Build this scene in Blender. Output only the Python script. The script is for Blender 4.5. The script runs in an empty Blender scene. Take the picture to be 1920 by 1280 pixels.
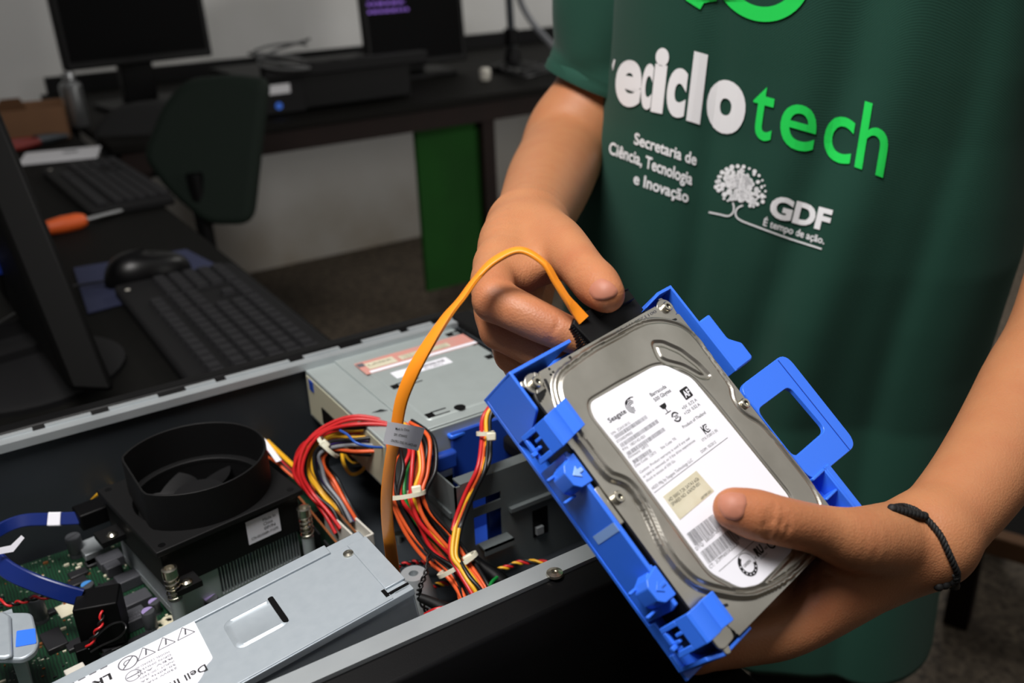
import bpy, bmesh, math, random
import numpy as np
from mathutils import Vector, Matrix
from mathutils.bvhtree import BVHTree

random.seed(7)
C = bpy.context.scene.collection
SC = bpy.context.scene
PI = math.pi

# ------------------------------------------------------------------ camera
CAM_Z = 1.15                       # camera height over the floor, metres
FPX = 1770.0                       # focal length in pixels of a 1920 px wide frame
YAW, PITCH, ROLL = (math.radians(a) for a in (31.9, 23.4, -2.3))


def cam_axes():
    f = Vector((math.sin(YAW) * math.cos(PITCH), math.cos(YAW) * math.cos(PITCH), -math.sin(PITCH)))
    r = f.cross(Vector((0, 0, 1))).normalized()
    u = r.cross(f)
    return (math.cos(ROLL) * r + math.sin(ROLL) * u, -math.sin(ROLL) * r + math.cos(ROLL) * u, f)


CR, CU, CF = cam_axes()
CAM = Vector((0, 0, CAM_Z))
cd = bpy.data.cameras.new('camera')
cam = bpy.data.objects.new('camera', cd)
C.objects.link(cam)
cam.matrix_world = Matrix(((CR.x, CU.x, -CF.x, CAM.x), (CR.y, CU.y, -CF.y, CAM.y), (CR.z, CU.z, -CF.z, CAM.z), (0, 0, 0, 1)))
cd.sensor_width = 22.3
cd.lens = FPX / 1920 * 22.3
cd.clip_start = 0.02
cd.dof.use_dof = True
cd.dof.focus_distance = 0.485
cd.dof.aperture_fstop = 5.0
SC.camera = cam

# ------------------------------------------------------------------ world, lights, exposure
SC.view_settings.view_transform = 'Standard'
SC.view_settings.look = 'None'
SC.view_settings.gamma = 1.0
SC.view_settings.exposure = 0.0
SC.view_settings.use_curve_mapping = False
w = bpy.data.worlds.new('room_daylight')
SC.world = w
w.use_nodes = True
wn = w.node_tree
w_tc = wn.nodes.new('ShaderNodeTexCoord')
w_sp = wn.nodes.new('ShaderNodeSeparateXYZ')
w_rp = wn.nodes.new('ShaderNodeValToRGB')
wn.links.new(w_tc.outputs['Generated'], w_sp.inputs[0])
w_mr = wn.nodes.new('ShaderNodeMapRange')
w_mr.inputs['From Min'].default_value = -1
wn.links.new(w_sp.outputs['Z'], w_mr.inputs['Value'])
wn.links.new(w_mr.outputs[0], w_rp.inputs['Fac'])
for pos, c in ((0.0, (0.035, 0.031, 0.028)), (0.5, (0.085, 0.085, 0.087)), (0.68, (0.10, 0.10, 0.10)), (0.82, (0.16, 0.157, 0.152)), (1.0, (0.18, 0.176, 0.17))):
    e_ = w_rp.color_ramp.elements[0] if pos == 0 else (w_rp.color_ramp.elements[1] if pos == 1 else w_rp.color_ramp.elements.new(pos))
    e_.position = pos
    e_.color = (*c, 1)
wn.links.new(w_rp.outputs['Color'], wn.nodes['Background'].inputs[0])
wn.nodes['Background'].inputs[1].default_value = 0.52


def area(name, loc, target, size, energy, color, size_y=None):
    l = bpy.data.lights.new(name, 'AREA')
    l.energy = energy
    l.color = color
    l.size = size
    if size_y:
        l.shape = 'RECTANGLE'
        l.size_y = size_y
    o = bpy.data.objects.new(name, l)
    C.objects.link(o)
    o.location = loc
    o.rotation_euler = (Vector(target) - Vector(loc)).to_track_quat('-Z', 'Y').to_euler()
    return o


area('key_light', (-0.16, 0.26, 2.1), (0.4, 0.42, 0.95), 0.5, 28, (1.0, 0.965, 0.935), 0.5)  # overhead key, no fixture seen; set close so the background falls off darker
area('cover_sheen_light', (2.05, -0.6, 3.1), (0.25, 0.25, 1.0), 2.7, 11, (1.0, 0.98, 0.94), 2.7)  # added off-frame light for the drive cover's metal to reflect
dl = area('low_wall_fill', (3.0, -1.2, 1.35), (1.1, 3.4, 0.35), 1.0, 5, (1.0, 0.97, 0.92), 1.0)  # added low-angle fill for the wall under the table, no door known
dl.data.spread = math.radians(62)
area('right_wall_fill', (3.2, 1.9, 2.65), (1.9, 2.9, 0.9), 1.2, 22, (1.0, 0.97, 0.92), 0.3)  # unseen light added to brighten the right part of the back wall


# ------------------------------------------------------------------ pixel helpers (points on real planes / at real distances)
def ray(px, py):
    return CR * ((px - 960) / FPX) + CU * (-(py - 640) / FPX) + CF


def P(px, py, d):
    """world point seen at (px, py), d metres in front of the lens"""
    return CAM + ray(px, py) * d


def zp(px, py, z):
    """world point seen at (px, py) on the horizontal plane z"""
    r = ray(px, py)
    return CAM + r * ((z - CAM_Z) / r.z)


# ------------------------------------------------------------------ materials
def lin(h):
    h = h.lstrip('#')
    out = []
    for i in (0, 2, 4):
        c = int(h[i:i + 2], 16) / 255
        out.append(c / 12.92 if c <= 0.04045 else ((c + 0.055) / 1.055) ** 2.4)
    return (*out, 1)


def mat(name, col, rough=0.5, metal=0.0, noise=None, bump=None, sss=0.0, spec=None, coat=0.0, emis=None, alpha=None):
    """noise = (scale, amount, second colour), bump = (scale, strength, distance)"""
    m = bpy.data.materials.new(name)
    m.use_nodes = True
    nt = m.node_tree
    b = nt.nodes['Principled BSDF']
    c = lin(col) if isinstance(col, str) else col
    b.inputs['Base Color'].default_value = c
    b.inputs['Roughness'].default_value = rough
    b.inputs['Metallic'].default_value = metal
    if spec is not None:
        b.inputs['Specular IOR Level'].default_value = spec
    if sss:
        b.inputs['Subsurface Weight'].default_value = sss
        b.inputs['Subsurface Radius'].default_value = (0.009, 0.0035, 0.002)
        b.inputs['Subsurface Scale'].default_value = 0.6
    if coat:
        b.inputs['Coat Weight'].default_value = coat
        b.inputs['Coat Roughness'].default_value = 0.15
    if emis:
        b.inputs['Emission Color'].default_value = lin(emis[0])
        b.inputs['Emission Strength'].default_value = emis[1]
    if alpha is not None:
        b.inputs['Alpha'].default_value = alpha
    tc = nt.nodes.new('ShaderNodeTexCoord')
    if noise:
        n = nt.nodes.new('ShaderNodeTexNoise')
        n.inputs['Scale'].default_value = noise[0]
        n.inputs['Detail'].default_value = 5
        nt.links.new(tc.outputs['Object'], n.inputs['Vector'])
        r = nt.nodes.new('ShaderNodeMapRange')
        r.inputs['From Min'].default_value = 0.35
        r.inputs['From Max'].default_value = 0.7
        r.inputs['To Max'].default_value = noise[1]
        nt.links.new(n.outputs['Fac'], r.inputs['Value'])
        x = nt.nodes.new('ShaderNodeMix')
        x.data_type = 'RGBA'
        x.inputs[6].default_value = c
        x.inputs[7].default_value = lin(noise[2]) if isinstance(noise[2], str) else noise[2]
        nt.links.new(r.outputs['Result'], x.inputs[0])
        nt.links.new(x.outputs[2], b.inputs['Base Color'])
    if bump:
        n2 = nt.nodes.new('ShaderNodeTexNoise')
        n2.inputs['Scale'].default_value = bump[0]
        n2.inputs['Detail'].default_value = 4
        nt.links.new(tc.outputs['Object'], n2.inputs['Vector'])
        bp = nt.nodes.new('ShaderNodeBump')
        bp.inputs['Strength'].default_value = bump[1]
        bp.inputs['Distance'].default_value = bump[2]
        nt.links.new(n2.outputs['Fac'], bp.inputs['Height'])
        nt.links.new(bp.outputs['Normal'], b.inputs['Normal'])
    return m


M = {}
M['wall'] = mat('painted_wall', '#c9c8c4', 0.9, noise=(1.6, 0.25, '#b5b2a8'))
M['floor'] = mat('speckled_floor', '#6a5f50', 0.75, noise=(70, 0.9, '#2c2722'))
M['desk'] = mat('black_desk_top', '#0d0d0c', 0.7, noise=(60, 0.4, '#131210'), spec=0.08)
M['table'] = mat('dark_table_top', '#0b0a08', 0.65, spec=0.1)
M['table_edge'] = mat('dark_brown_wood', '#170b08', 0.65, noise=(14, 0.5, '#0d0705'), spec=0.2)
M['green_panel'] = mat('green_panel', '#123f10', 0.85, noise=(7, 0.5, '#0c2d0b'), spec=0.2)
M['black_plastic'] = mat('black_plastic', '#050506', 0.5, spec=0.15)
M['dull_black'] = mat('dull_black_plastic', '#030303', 0.6, spec=0.12)
M['black_matte'] = mat('black_matte_plastic', '#080809', 0.6, spec=0.25, bump=(900, 0.15, 0.0004))
M['black_gloss'] = mat('black_glossy_plastic', '#050506', 0.35, spec=0.25)
M['screen'] = mat('dark_screen', '#020203', 0.5, spec=0.04)
M['dark_grey'] = mat('dark_grey_plastic', '#161617', 0.6, spec=0.12)
M['key'] = mat('key_plastic', '#232325', 0.6, spec=0.15)
M['chair'] = mat('dark_green_fabric', '#0c1711', 0.8, spec=0.2, bump=(500, 0.2, 0.001))
M['chair_black'] = mat('black_fabric', '#08090a', 0.85)
M['steel'] = mat('galvanised_steel', '#b9bfc2', 0.45, 0.6, noise=(35, 0.35, '#9aa1a5'))
M['steel_light'] = mat('brushed_sheet_steel', '#aeb7be', 0.5, 0.5, noise=(180, 0.3, '#9ba5ae'), bump=(700, 0.05, 0.0003))
M['steel_dark'] = mat('dull_case_steel', '#3c4146', 0.5, 0.6, noise=(20, 0.3, '#30353a'))
M['cage'] = mat('cage_sheet_steel', '#6a7172', 0.5, 0.4, noise=(25, 0.3, '#585f60'))
M['dull_red'] = mat('dull_red_grip', '#6e1a14', 0.6)
M['grey_cable'] = mat('grey_cable_jacket', '#4a4b4c', 0.6)
M['case_black'] = mat('black_painted_steel', '#080809', 0.45, spec=0.14, bump=(1400, 0.12, 0.0003))
M['drive_top'] = mat('drive_cover_steel', '#aab3b2', 0.5, 0.4, noise=(60, 0.3, '#9aa2a1'))
M['drive_beige'] = mat('beige_drive_plate', '#aba893', 0.55)
M['blue'] = mat('blue_plastic', '#3573ee', 0.36, noise=(9, 0.15, '#2f6ae4'))
M['blue_dark'] = mat('blue_plastic_bracket', '#1b409c', 0.42)  # darker copy of the tray blue, with the bracket's shade in the colour
M['orange'] = mat('orange_cable_jacket', '#ef8d1c', 0.42)
M['white_label'] = mat('white_label_paper', '#e6e6ee', 0.5, spec=0.3)
M['ink'] = mat('black_ink', '#111114', 0.6)
M['ink_grey'] = mat('grey_ink', '#5a5a60', 0.6)
M['beige_label'] = mat('aged_paper_sticker', '#cfcab4', 0.6, noise=(120, 0.5, '#b9b08f'))
M['tie'] = mat('nylon_cable_tie', '#d9d5c0', 0.4, sss=0.1)
M['white_plastic'] = mat('white_nylon_plug', '#c9c5bb', 0.5)
M['pcb'] = None
M['gold'] = mat('copper_edge', '#a2653d', 0.4, 0.6)
M['chrome'] = mat('nickel_screw', '#c9c4b6', 0.25, 1.0)
M['capcan'] = mat('aluminium_capacitor', '#55575b', 0.4, 0.5)
M['cap_purple'] = mat('purple_capacitor_mark', '#8f7fae', 0.5)
M['cap_blue'] = mat('blue_capacitor_mark', '#3f7fc0', 0.5)
M['chip'] = mat('black_chip', '#17171a', 0.5)
M['choke'] = mat('grey_inductor', '#3a3b40', 0.6)
M['cardboard'] = mat('cardboard', '#6a4a30', 0.85, noise=(20, 0.3, '#5a3d27'))
M['silver'] = mat('silver_can', '#9a9c9e', 0.3, 0.9)
M['paper'] = mat('white_paper', '#c8c8cc', 0.7)
M['screw_orange'] = mat('orange_handle', '#c8531c', 0.5)
M['pad'] = mat('navy_mouse_pad', '#1d2340', 0.85)
M['hdd_black'] = mat('drive_body_black', '#0a0a0b', 0.5, 0.2)
M['white_ink'] = mat('white_print', '#f0f1f4', 0.6)
M['green_ink'] = mat('bright_green_print', '#1fe05a', 0.6)
M['purple_light'] = mat('lit_purple_text', '#6a3fa0', 0.5, emis=('#7a4fc0', 0.35))
M['blue_led'] = mat('lit_blue_power_button', '#2a5fc0', 0.5, emis=('#2a66d8', 0.15))
M['clear'] = mat('clear_tape', '#8fb4f0', 0.3)
M['red_paper'] = mat('red_warning_sticker', '#c98a80', 0.6, noise=(90, 0.5, '#b8968a'))
M['lace'] = mat('black_cord', '#060607', 0.7)
WIRE = {'red': mat('red_wire', '#c01f22', 0.4), 'black': mat('black_wire', '#0b0b0d', 0.4), 'orange': mat('orange_wire', '#d8592a', 0.4),
        'yellow': mat('yellow_wire', '#e0a823', 0.4), 'green': mat('green_wire', '#137a33', 0.4), 'blue': mat('blue_wire', '#1d4fa6', 0.4),
        'grey': mat('grey_wire', '#75777c', 0.4), 'purple': mat('purple_wire', '#3a2a70', 0.4), 'white': mat('white_wire', '#bfbfc4', 0.4),
        'navy': mat('blue_cable_jacket', '#082064', 0.4)}


def spotted_floor(m):
    nt = m.node_tree
    b = nt.nodes['Principled BSDF']
    v = nt.nodes.new('ShaderNodeTexVoronoi')
    v.inputs['Scale'].default_value = 95
    tc = nt.nodes['Texture Coordinate']
    nt.links.new(tc.outputs['Object'], v.inputs['Vector'])
    r = nt.nodes.new('ShaderNodeValToRGB')
    r.color_ramp.elements[0].color = lin('#38312a')
    r.color_ramp.elements[1].color = lin('#7d7060')
    e = r.color_ramp.elements.new(0.45)
    e.color = lin('#5f5447')
    nt.links.new(v.outputs['Color'], r.inputs['Fac'])
    nt.links.new(r.outputs['Color'], b.inputs['Base Color'])


spotted_floor(M['floor'])


def pcb_material():
    m = mat('green_circuit_board', '#12402a', 0.45)
    nt = m.node_tree
    b = nt.nodes['Principled BSDF']
    tc = nt.nodes['Texture Coordinate']
    v = nt.nodes.new('ShaderNodeTexVoronoi')
    v.inputs['Scale'].default_value = 260
    v.feature = 'F1'
    nt.links.new(tc.outputs['Object'], v.inputs['Vector'])
    n = nt.nodes.new('ShaderNodeTexNoise')
    n.inputs['Scale'].default_value = 45
    nt.links.new(tc.outputs['Object'], n.inputs['Vector'])
    lt = nt.nodes.new('ShaderNodeMath')
    lt.operation = 'LESS_THAN'
    lt.inputs[1].default_value = 0.22
    nt.links.new(v.outputs['Distance'], lt.inputs[0])
    gt = nt.nodes.new('ShaderNodeMath')
    gt.operation = 'GREATER_THAN'
    gt.inputs[1].default_value = 0.53
    nt.links.new(n.outputs['Fac'], gt.inputs[0])
    mu = nt.nodes.new('ShaderNodeMath')
    mu.operation = 'MULTIPLY'
    nt.links.new(lt.outputs[0], mu.inputs[0])
    nt.links.new(gt.outputs[0], mu.inputs[1])
    w1 = nt.nodes.new('ShaderNodeTexWave')
    w1.inputs['Scale'].default_value = 160
    w1.inputs['Distortion'].default_value = 3
    nt.links.new(tc.outputs['Object'], w1.inputs['Vector'])
    mx = nt.nodes.new('ShaderNodeMix')
    mx.data_type = 'RGBA'
    mx.inputs[6].default_value = lin('#081f14')
    mx.inputs[7].default_value = lin('#0e3a22')
    nt.links.new(w1.outputs['Fac'], mx.inputs[0])
    m2 = nt.nodes.new('ShaderNodeMix')
    m2.data_type = 'RGBA'
    m2.inputs[7].default_value = lin('#6f7768')
    nt.links.new(mx.outputs[2], m2.inputs[6])
    nt.links.new(mu.outputs[0], m2.inputs[0])
    nt.links.new(m2.outputs[2], b.inputs['Base Color'])
    return m


M['pcb'] = pcb_material()


# ------------------------------------------------------------------ object helpers
def tag(o, label=None, cat=None, group=None, kind=None):
    if label:
        o['label'] = label
    if cat:
        o['category'] = cat
    if group:
        o['group'] = group
    if kind:
        o['kind'] = kind
    return o


def thing(name, label, cat, mw=None, group=None):
    o = bpy.data.objects.new(name, None)
    o.empty_display_size = 0.05
    C.objects.link(o)
    if mw is not None:
        o.matrix_world = mw if isinstance(mw, Matrix) else Matrix.Translation(mw)
    return tag(o, label, cat, group)


def link(name, me, m, parent=None, smooth=30, bevel=0, bev_seg=2):
    o = bpy.data.objects.new(name, me)
    C.objects.link(o)
    for x in (m if isinstance(m, (list, tuple)) else [m]):
        me.materials.append(x)
    if smooth:
        me.shade_smooth()
        me.set_sharp_from_angle(angle=math.radians(smooth))
    if bevel:
        b = o.modifiers.new('bevel', 'BEVEL')
        b.width = bevel
        b.segments = bev_seg
        b.limit_method = 'ANGLE'
        b.angle_limit = math.radians(40)
        b.harden_normals = False
    if parent:
        o.parent = parent
    return o


class MB:
    """collects shapes for ONE mesh object"""

    def __init__(self):
        self.bm = bmesh.new()
        self.mi = 0

    def add(self, vs, fs):
        bv = [self.bm.verts.new(v) for v in vs]
        for f in fs:
            try:
                fc = self.bm.faces.new([bv[i] for i in f])
                fc.material_index = self.mi
            except ValueError:
                pass
        return self

    def box(self, lo, hi, mw=None):
        x0, y0, z0 = lo
        x1, y1, z1 = hi
        vs = [Vector(v) for v in ((x0, y0, z0), (x1, y0, z0), (x1, y1, z0), (x0, y1, z0), (x0, y0, z1), (x1, y0, z1), (x1, y1, z1), (x0, y1, z1))]
        if mw:
            vs = [mw @ v for v in vs]
        return self.add(vs, [(3, 2, 1, 0), (4, 5, 6, 7), (0, 1, 5, 4), (1, 2, 6, 5), (2, 3, 7, 6), (3, 0, 4, 7)])

    def prism(self, poly, z0, z1, mw=None, hole=None):
        """poly in xy, extruded z0..z1"""
        n = len(poly)
        a = sum(poly[i][0] * poly[(i + 1) % n][1] - poly[(i + 1) % n][0] * poly[i][1] for i in range(n))
        if a < 0:
            poly = poly[::-1]
        if hole:
            m = len(hole)
            a = sum(hole[i][0] * hole[(i + 1) % m][1] - hole[(i + 1) % m][0] * hole[i][1] for i in range(m))
            if a < 0:
                hole = hole[::-1]
            assert m == n
            vs = [Vector((*p, z)) for ring in (poly, hole) for z in (z0, z1) for p in ring]
            if mw:
                vs = [mw @ v for v in vs]
            fs = []
            for i in range(n):
                j = (i + 1) % n
                fs += [(i, j, n + j, n + i), (2 * n + j, 2 * n + i, 3 * n + i, 3 * n + j), (n + i, n + j, 3 * n + j, 3 * n + i), (j, i, 2 * n + i, 2 * n + j)]
            return self.add(vs, fs)
        vs = [Vector((*p, z)) for z in (z0, z1) for p in poly]
        if mw:
            vs = [mw @ v for v in vs]
        fs = [tuple(range(n - 1, -1, -1)), tuple(range(n, 2 * n))] + [(i, (i + 1) % n, n + (i + 1) % n, n + i) for i in range(n)]
        return self.add(vs, fs)

    def cyl(self, c, r, h, axis=(0, 0, 1), n=24, r2=None, cap=True):
        """cylinder / cone from c along axis"""
        q = Vector(axis).normalized().to_track_quat('Z', 'Y').to_matrix().to_4x4()
        mw = Matrix.Translation(c) @ q
        r2 = r if r2 is None else r2
        vs = [mw @ Vector((rr * math.cos(2 * PI * i / n), rr * math.sin(2 * PI * i / n), z)) for rr, z in ((r, 0), (r2, h)) for i in range(n)]
        fs = [(i, (i + 1) % n, n + (i + 1) % n, n + i) for i in range(n)]
        if cap:
            fs += [tuple(range(n - 1, -1, -1)), tuple(range(n, 2 * n))]
        return self.add(vs, fs)

    def lathe(self, prof, c=(0, 0, 0), n=28, mw=None):
        vs = []
        mw = mw or Matrix.Translation(c)
        for r, z in prof:
            for i in range(n):
                vs.append(mw @ Vector((r * math.cos(2 * PI * i / n), r * math.sin(2 * PI * i / n), z)))
        fs = []
        for k in range(len(prof) - 1):
            for i in range(n):
                j = (i + 1) % n
                fs.append((k * n + i, k * n + j, (k + 1) * n + j, (k + 1) * n + i))
        fs.append(tuple(range(n - 1, -1, -1)))
        fs.append(tuple(range((len(prof) - 1) * n, len(prof) * n)))
        return self.add(vs, fs)

    def tube(self, pts, r, n=10, closed=False, per=6, cap=True, smooth=True):
        pts = spline(pts, per, closed) if smooth else [Vector(p) for p in pts]
        m = len(pts)
        rr = r if hasattr(r, '__len__') else None
        fr = frames(pts, closed)
        vs = []
        for k, (p, (t, a, b)) in enumerate(zip(pts, fr)):
            q = np.interp(k / max(1, m - 1), np.linspace(0, 1, len(rr)), rr) if rr is not None else r
            for i in range(n):
                an = 2 * PI * i / n
                vs.append(p + a * (q * math.cos(an)) + b * (q * math.sin(an)))
        fs = []
        for k in range(m if closed else m - 1):
            k2 = (k + 1) % m
            for i in range(n):
                j = (i + 1) % n
                fs.append((k * n + i, k * n + j, k2 * n + j, k2 * n + i))
        if not closed and cap:
            fs += [tuple(range(n - 1, -1, -1)), tuple(range((m - 1) * n, m * n))]
        return self.add(vs, fs)

    def ribbon(self, pts, wd, w, th, per=8):
        """flat cable: pts path, wd width direction per point"""
        P_ = spline(pts, per)
        W_ = spline(wd, per)
        m = len(P_)
        vs = []
        ww = w if hasattr(w, '__len__') else [w, w]
        for k in range(m):
            t = (P_[min(k + 1, m - 1)] - P_[max(k - 1, 0)]).normalized()
            a = W_[k] - t * W_[k].dot(t)
            a.normalize()
            b = t.cross(a)
            wk = np.interp(k / (m - 1), np.linspace(0, 1, len(ww)), ww)
            for s, q in ((-1, -.6), (-.86, -1), (.86, -1), (1, -.6), (1, .6), (.86, 1), (-.86, 1), (-1, .6)):
                vs.append(P_[k] + a * (s * wk / 2) + b * (q * th / 2))
        fs = [tuple(range(7, -1, -1)), tuple(range((m - 1) * 8, m * 8))]
        for k in range(m - 1):
            for i in range(8):
                j = (i + 1) % 8
                fs.append((k * 8 + i, k * 8 + j, (k + 1) * 8 + j, (k + 1) * 8 + i))
        return self.add(vs, fs)

    def build(self, name, m, parent=None, **kw):
        bmesh.ops.recalc_face_normals(self.bm, faces=self.bm.faces)
        me = bpy.data.meshes.new(name)
        self.bm.to_mesh(me)
        self.bm.free()
        return link(name, me, m, parent, **kw)


def spline(pts, per=6, closed=False):
    p = [Vector(x) for x in pts]
    n = len(p)
    if n < 3:
        return p
    out = []
    for i in range(n if closed else n - 1):
        if closed:
            a, b, c, d = p[(i - 1) % n], p[i], p[(i + 1) % n], p[(i + 2) % n]
        else:
            a, b, c, d = p[max(i - 1, 0)], p[i], p[i + 1], p[min(i + 2, n - 1)]
        for k in range(per):
            t = k / per
            out.append(0.5 * ((2 * b) + (c - a) * t + (2 * a - 5 * b + 4 * c - d) * t * t + (3 * b - a - 3 * c + d) * t ** 3))
    if not closed:
        out.append(p[-1])
    return out


def frames(pts, closed=False):
    m = len(pts)
    out = []
    a = None
    for k in range(m):
        t = (pts[(k + 1) % m] - pts[(k - 1) % m]) if closed else (pts[min(k + 1, m - 1)] - pts[max(k - 1, 0)])
        if t.length < 1e-9:
            t = Vector((0, 0, 1))
        t.normalize()
        if a is None:
            a = t.orthogonal().normalized()
        a = a - t * a.dot(t)
        a.normalize()
        out.append((t, a.copy(), t.cross(a)))
    return out


def rrect(x0, y0, x1, y1, r, n=5):
    out = []
    for cx, cy, a0 in ((x1 - r, y0 + r, -90), (x1 - r, y1 - r, 0), (x0 + r, y1 - r, 90), (x0 + r, y0 + r, 180)):
        for i in range(n + 1):
            a = math.radians(a0 + 90 * i / n)
            out.append((cx + r * math.cos(a), cy + r * math.sin(a)))
    return out


def round_poly(poly, r, n=4):
    """round the corners of a polygon"""
    out = []
    m = len(poly)
    for i in range(m):
        a, b, c = Vector(poly[i - 1]), Vector(poly[i]), Vector(poly[(i + 1) % m])
        l1, l2 = (a - b).length, (c - b).length
        q = min(r, l1 * .45, l2 * .45)
        p0, p2 = b + (a - b).normalized() * q, b + (c - b).normalized() * q
        for k in range(n + 1):
            t = k / n
            v = p0 * (1 - t) ** 2 + b * 2 * t * (1 - t) + p2 * t * t
            out.append((v.x, v.y))
    return out


# ------------------------------------------------------------------ lettering
_txt = {}


def glyphs(body, bold=0.0, res=3):
    """flat outline of a text: vertices (n,2) scaled to capital height 1, triangles/polygons"""
    key = (body, bold, res)
    if key in _txt:
        return _txt[key]
    cu = bpy.data.curves.new('lettering', 'FONT')
    cu.body = body
    cu.size = 1.0
    cu.offset = bold
    cu.resolution_u = res
    cu.fill_mode = 'FRONT'
    ob = bpy.data.objects.new('lettering', cu)
    C.objects.link(ob)
    bpy.context.view_layer.update()
    me = ob.evaluated_get(bpy.context.evaluated_depsgraph_get()).to_mesh()
    v = np.array([(q.co.x, q.co.y) for q in me.vertices]) if len(me.vertices) else np.zeros((0, 2))
    f = [tuple(p.vertices) for p in me.polygons]
    bpy.data.objects.remove(ob)
    bpy.data.curves.remove(cu)
    _txt[key] = (v / 0.7, f)
    return _txt[key]


class Print:
    """flat printing: polygons in a 2-D sheet, mapped to 3-D when built"""

    def __init__(self):
        self.v, self.f, self.m = [], [], []

    def poly(self, pts, mi=0):
        b = len(self.v)
        self.v += [tuple(p) for p in pts]
        self.f.append(tuple(range(b, b + len(pts))))
        self.m.append(mi)

    def rect(self, x0, y0, x1, y1, mi=0):
        self.poly([(x0, y0), (x1, y0), (x1, y1), (x0, y1)], mi)

    def line(self, a, b, w, mi=0):
        a, b = Vector(a), Vector(b)
        d = (b - a).normalized()
        n = Vector((-d.y, d.x)) * w / 2
        self.poly([a + n, b + n, b - n, a - n], mi)

    def arc(self, c, r0, r1, a0, a1, mi=0, n=28):
        for i in range(n):
            t0, t1 = (math.radians(a0 + (a1 - a0) * k / n) for k in (i, i + 1))
            self.poly([(c[0] + r * math.cos(t), c[1] + r * math.sin(t)) for r, t in ((r0, t0), (r1, t0), (r1, t1), (r0, t1))], mi)

    def disc(self, c, r, mi=0, n=14):
        self.poly([(c[0] + r * math.cos(2 * PI * i / n), c[1] + r * math.sin(2 * PI * i / n)) for i in range(n)], mi)

    def text(self, body, fn, bold=0.0, mi=0, res=3):
        """fn maps (x in 0..1 of the text's width, y in capital heights) to the sheet"""
        v, f = glyphs(body, bold, res)
        if not len(v):
            return
        x0, x1 = v[:, 0].min(), v[:, 0].max()
        b = len(self.v)
        self.v += [tuple(fn((x - x0) / (x1 - x0), y)) for x, y in v]
        self.f += [tuple(b + i for i in p) for p in f]
        self.m += [mi] * len(f)

    def line_text(self, body, a, b, h, bold=0.0, mi=0, flip=1, res=2):
        """text stretched from a to b, capital height h (flip = -1 when the sheet's y points down)"""
        a, b = Vector(a), Vector(b)
        d = b - a
        n = Vector((-d.y, d.x)).normalized() * flip
        self.text(body, lambda x, y: a + d * x + n * (h * y), bold, mi, res)

    def barcode(self, a, b, h, n, mi=0, flip=1, seed=1):
        a, b = Vector(a), Vector(b)
        d = b - a
        nn = Vector((-d.y, d.x)).normalized() * flip * h
        rg = random.Random(seed)
        x = 0
        while x < 1:
            wd = rg.choice((.35, .35, .6, .9)) / n
            if x + wd > 1:
                break
            p, q = a + d * x, a + d * (x + wd)
            self.poly([p, q, q + nn, p + nn], mi)
            x += wd + rg.choice((.35, .5, .6, .8)) / n

    def build(self, name, fn, mats, parent=None, maxlen=None):
        bm = bmesh.new()
        vs = [bm.verts.new((p[0], p[1], 0)) for p in self.v]
        for f, mi in zip(self.f, self.m):
            try:
                fc = bm.faces.new([vs[i] for i in f])
                fc.material_index = mi
            except ValueError:
                pass
        if maxlen:
            bmesh.ops.triangulate(bm, faces=bm.faces)
            for _ in range(9):
                ed = [e for e in bm.edges if e.calc_length() > maxlen]
                if not ed:
                    break
                bmesh.ops.subdivide_edges(bm, edges=ed, cuts=1, use_grid_fill=False)
                bmesh.ops.triangulate(bm, faces=[f for f in bm.faces if len(f.verts) > 3])
        bad = []
        for v in bm.verts:
            q = fn(v.co.x, v.co.y)
            if q is None:
                bad.append(v)
            else:
                v.co = q
        if bad:
            bmesh.ops.delete(bm, geom=bad, context='VERTS')
        me = bpy.data.meshes.new(name)
        bm.to_mesh(me)
        bm.free()
        return link(name, me, mats, parent, smooth=0)

# ================================================================== the room
DESK = 0.74
WALL_Y = 3.42


def struct(name, lo, hi, m):
    o = MB().box(lo, hi).build(name, m, smooth=0)
    o['kind'] = 'structure'
    return o


struct('floor', (-2.2, -3.0, -0.05), (4.6, WALL_Y, 0.0), M['floor'])
struct('wall_left', (-2.3, -3.0, 0.0), (-2.2, WALL_Y, 2.8), M['wall'])
struct('wall_right', (4.6, -3.0, 0.0), (4.7, WALL_Y, 2.8), M['wall'])


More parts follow.
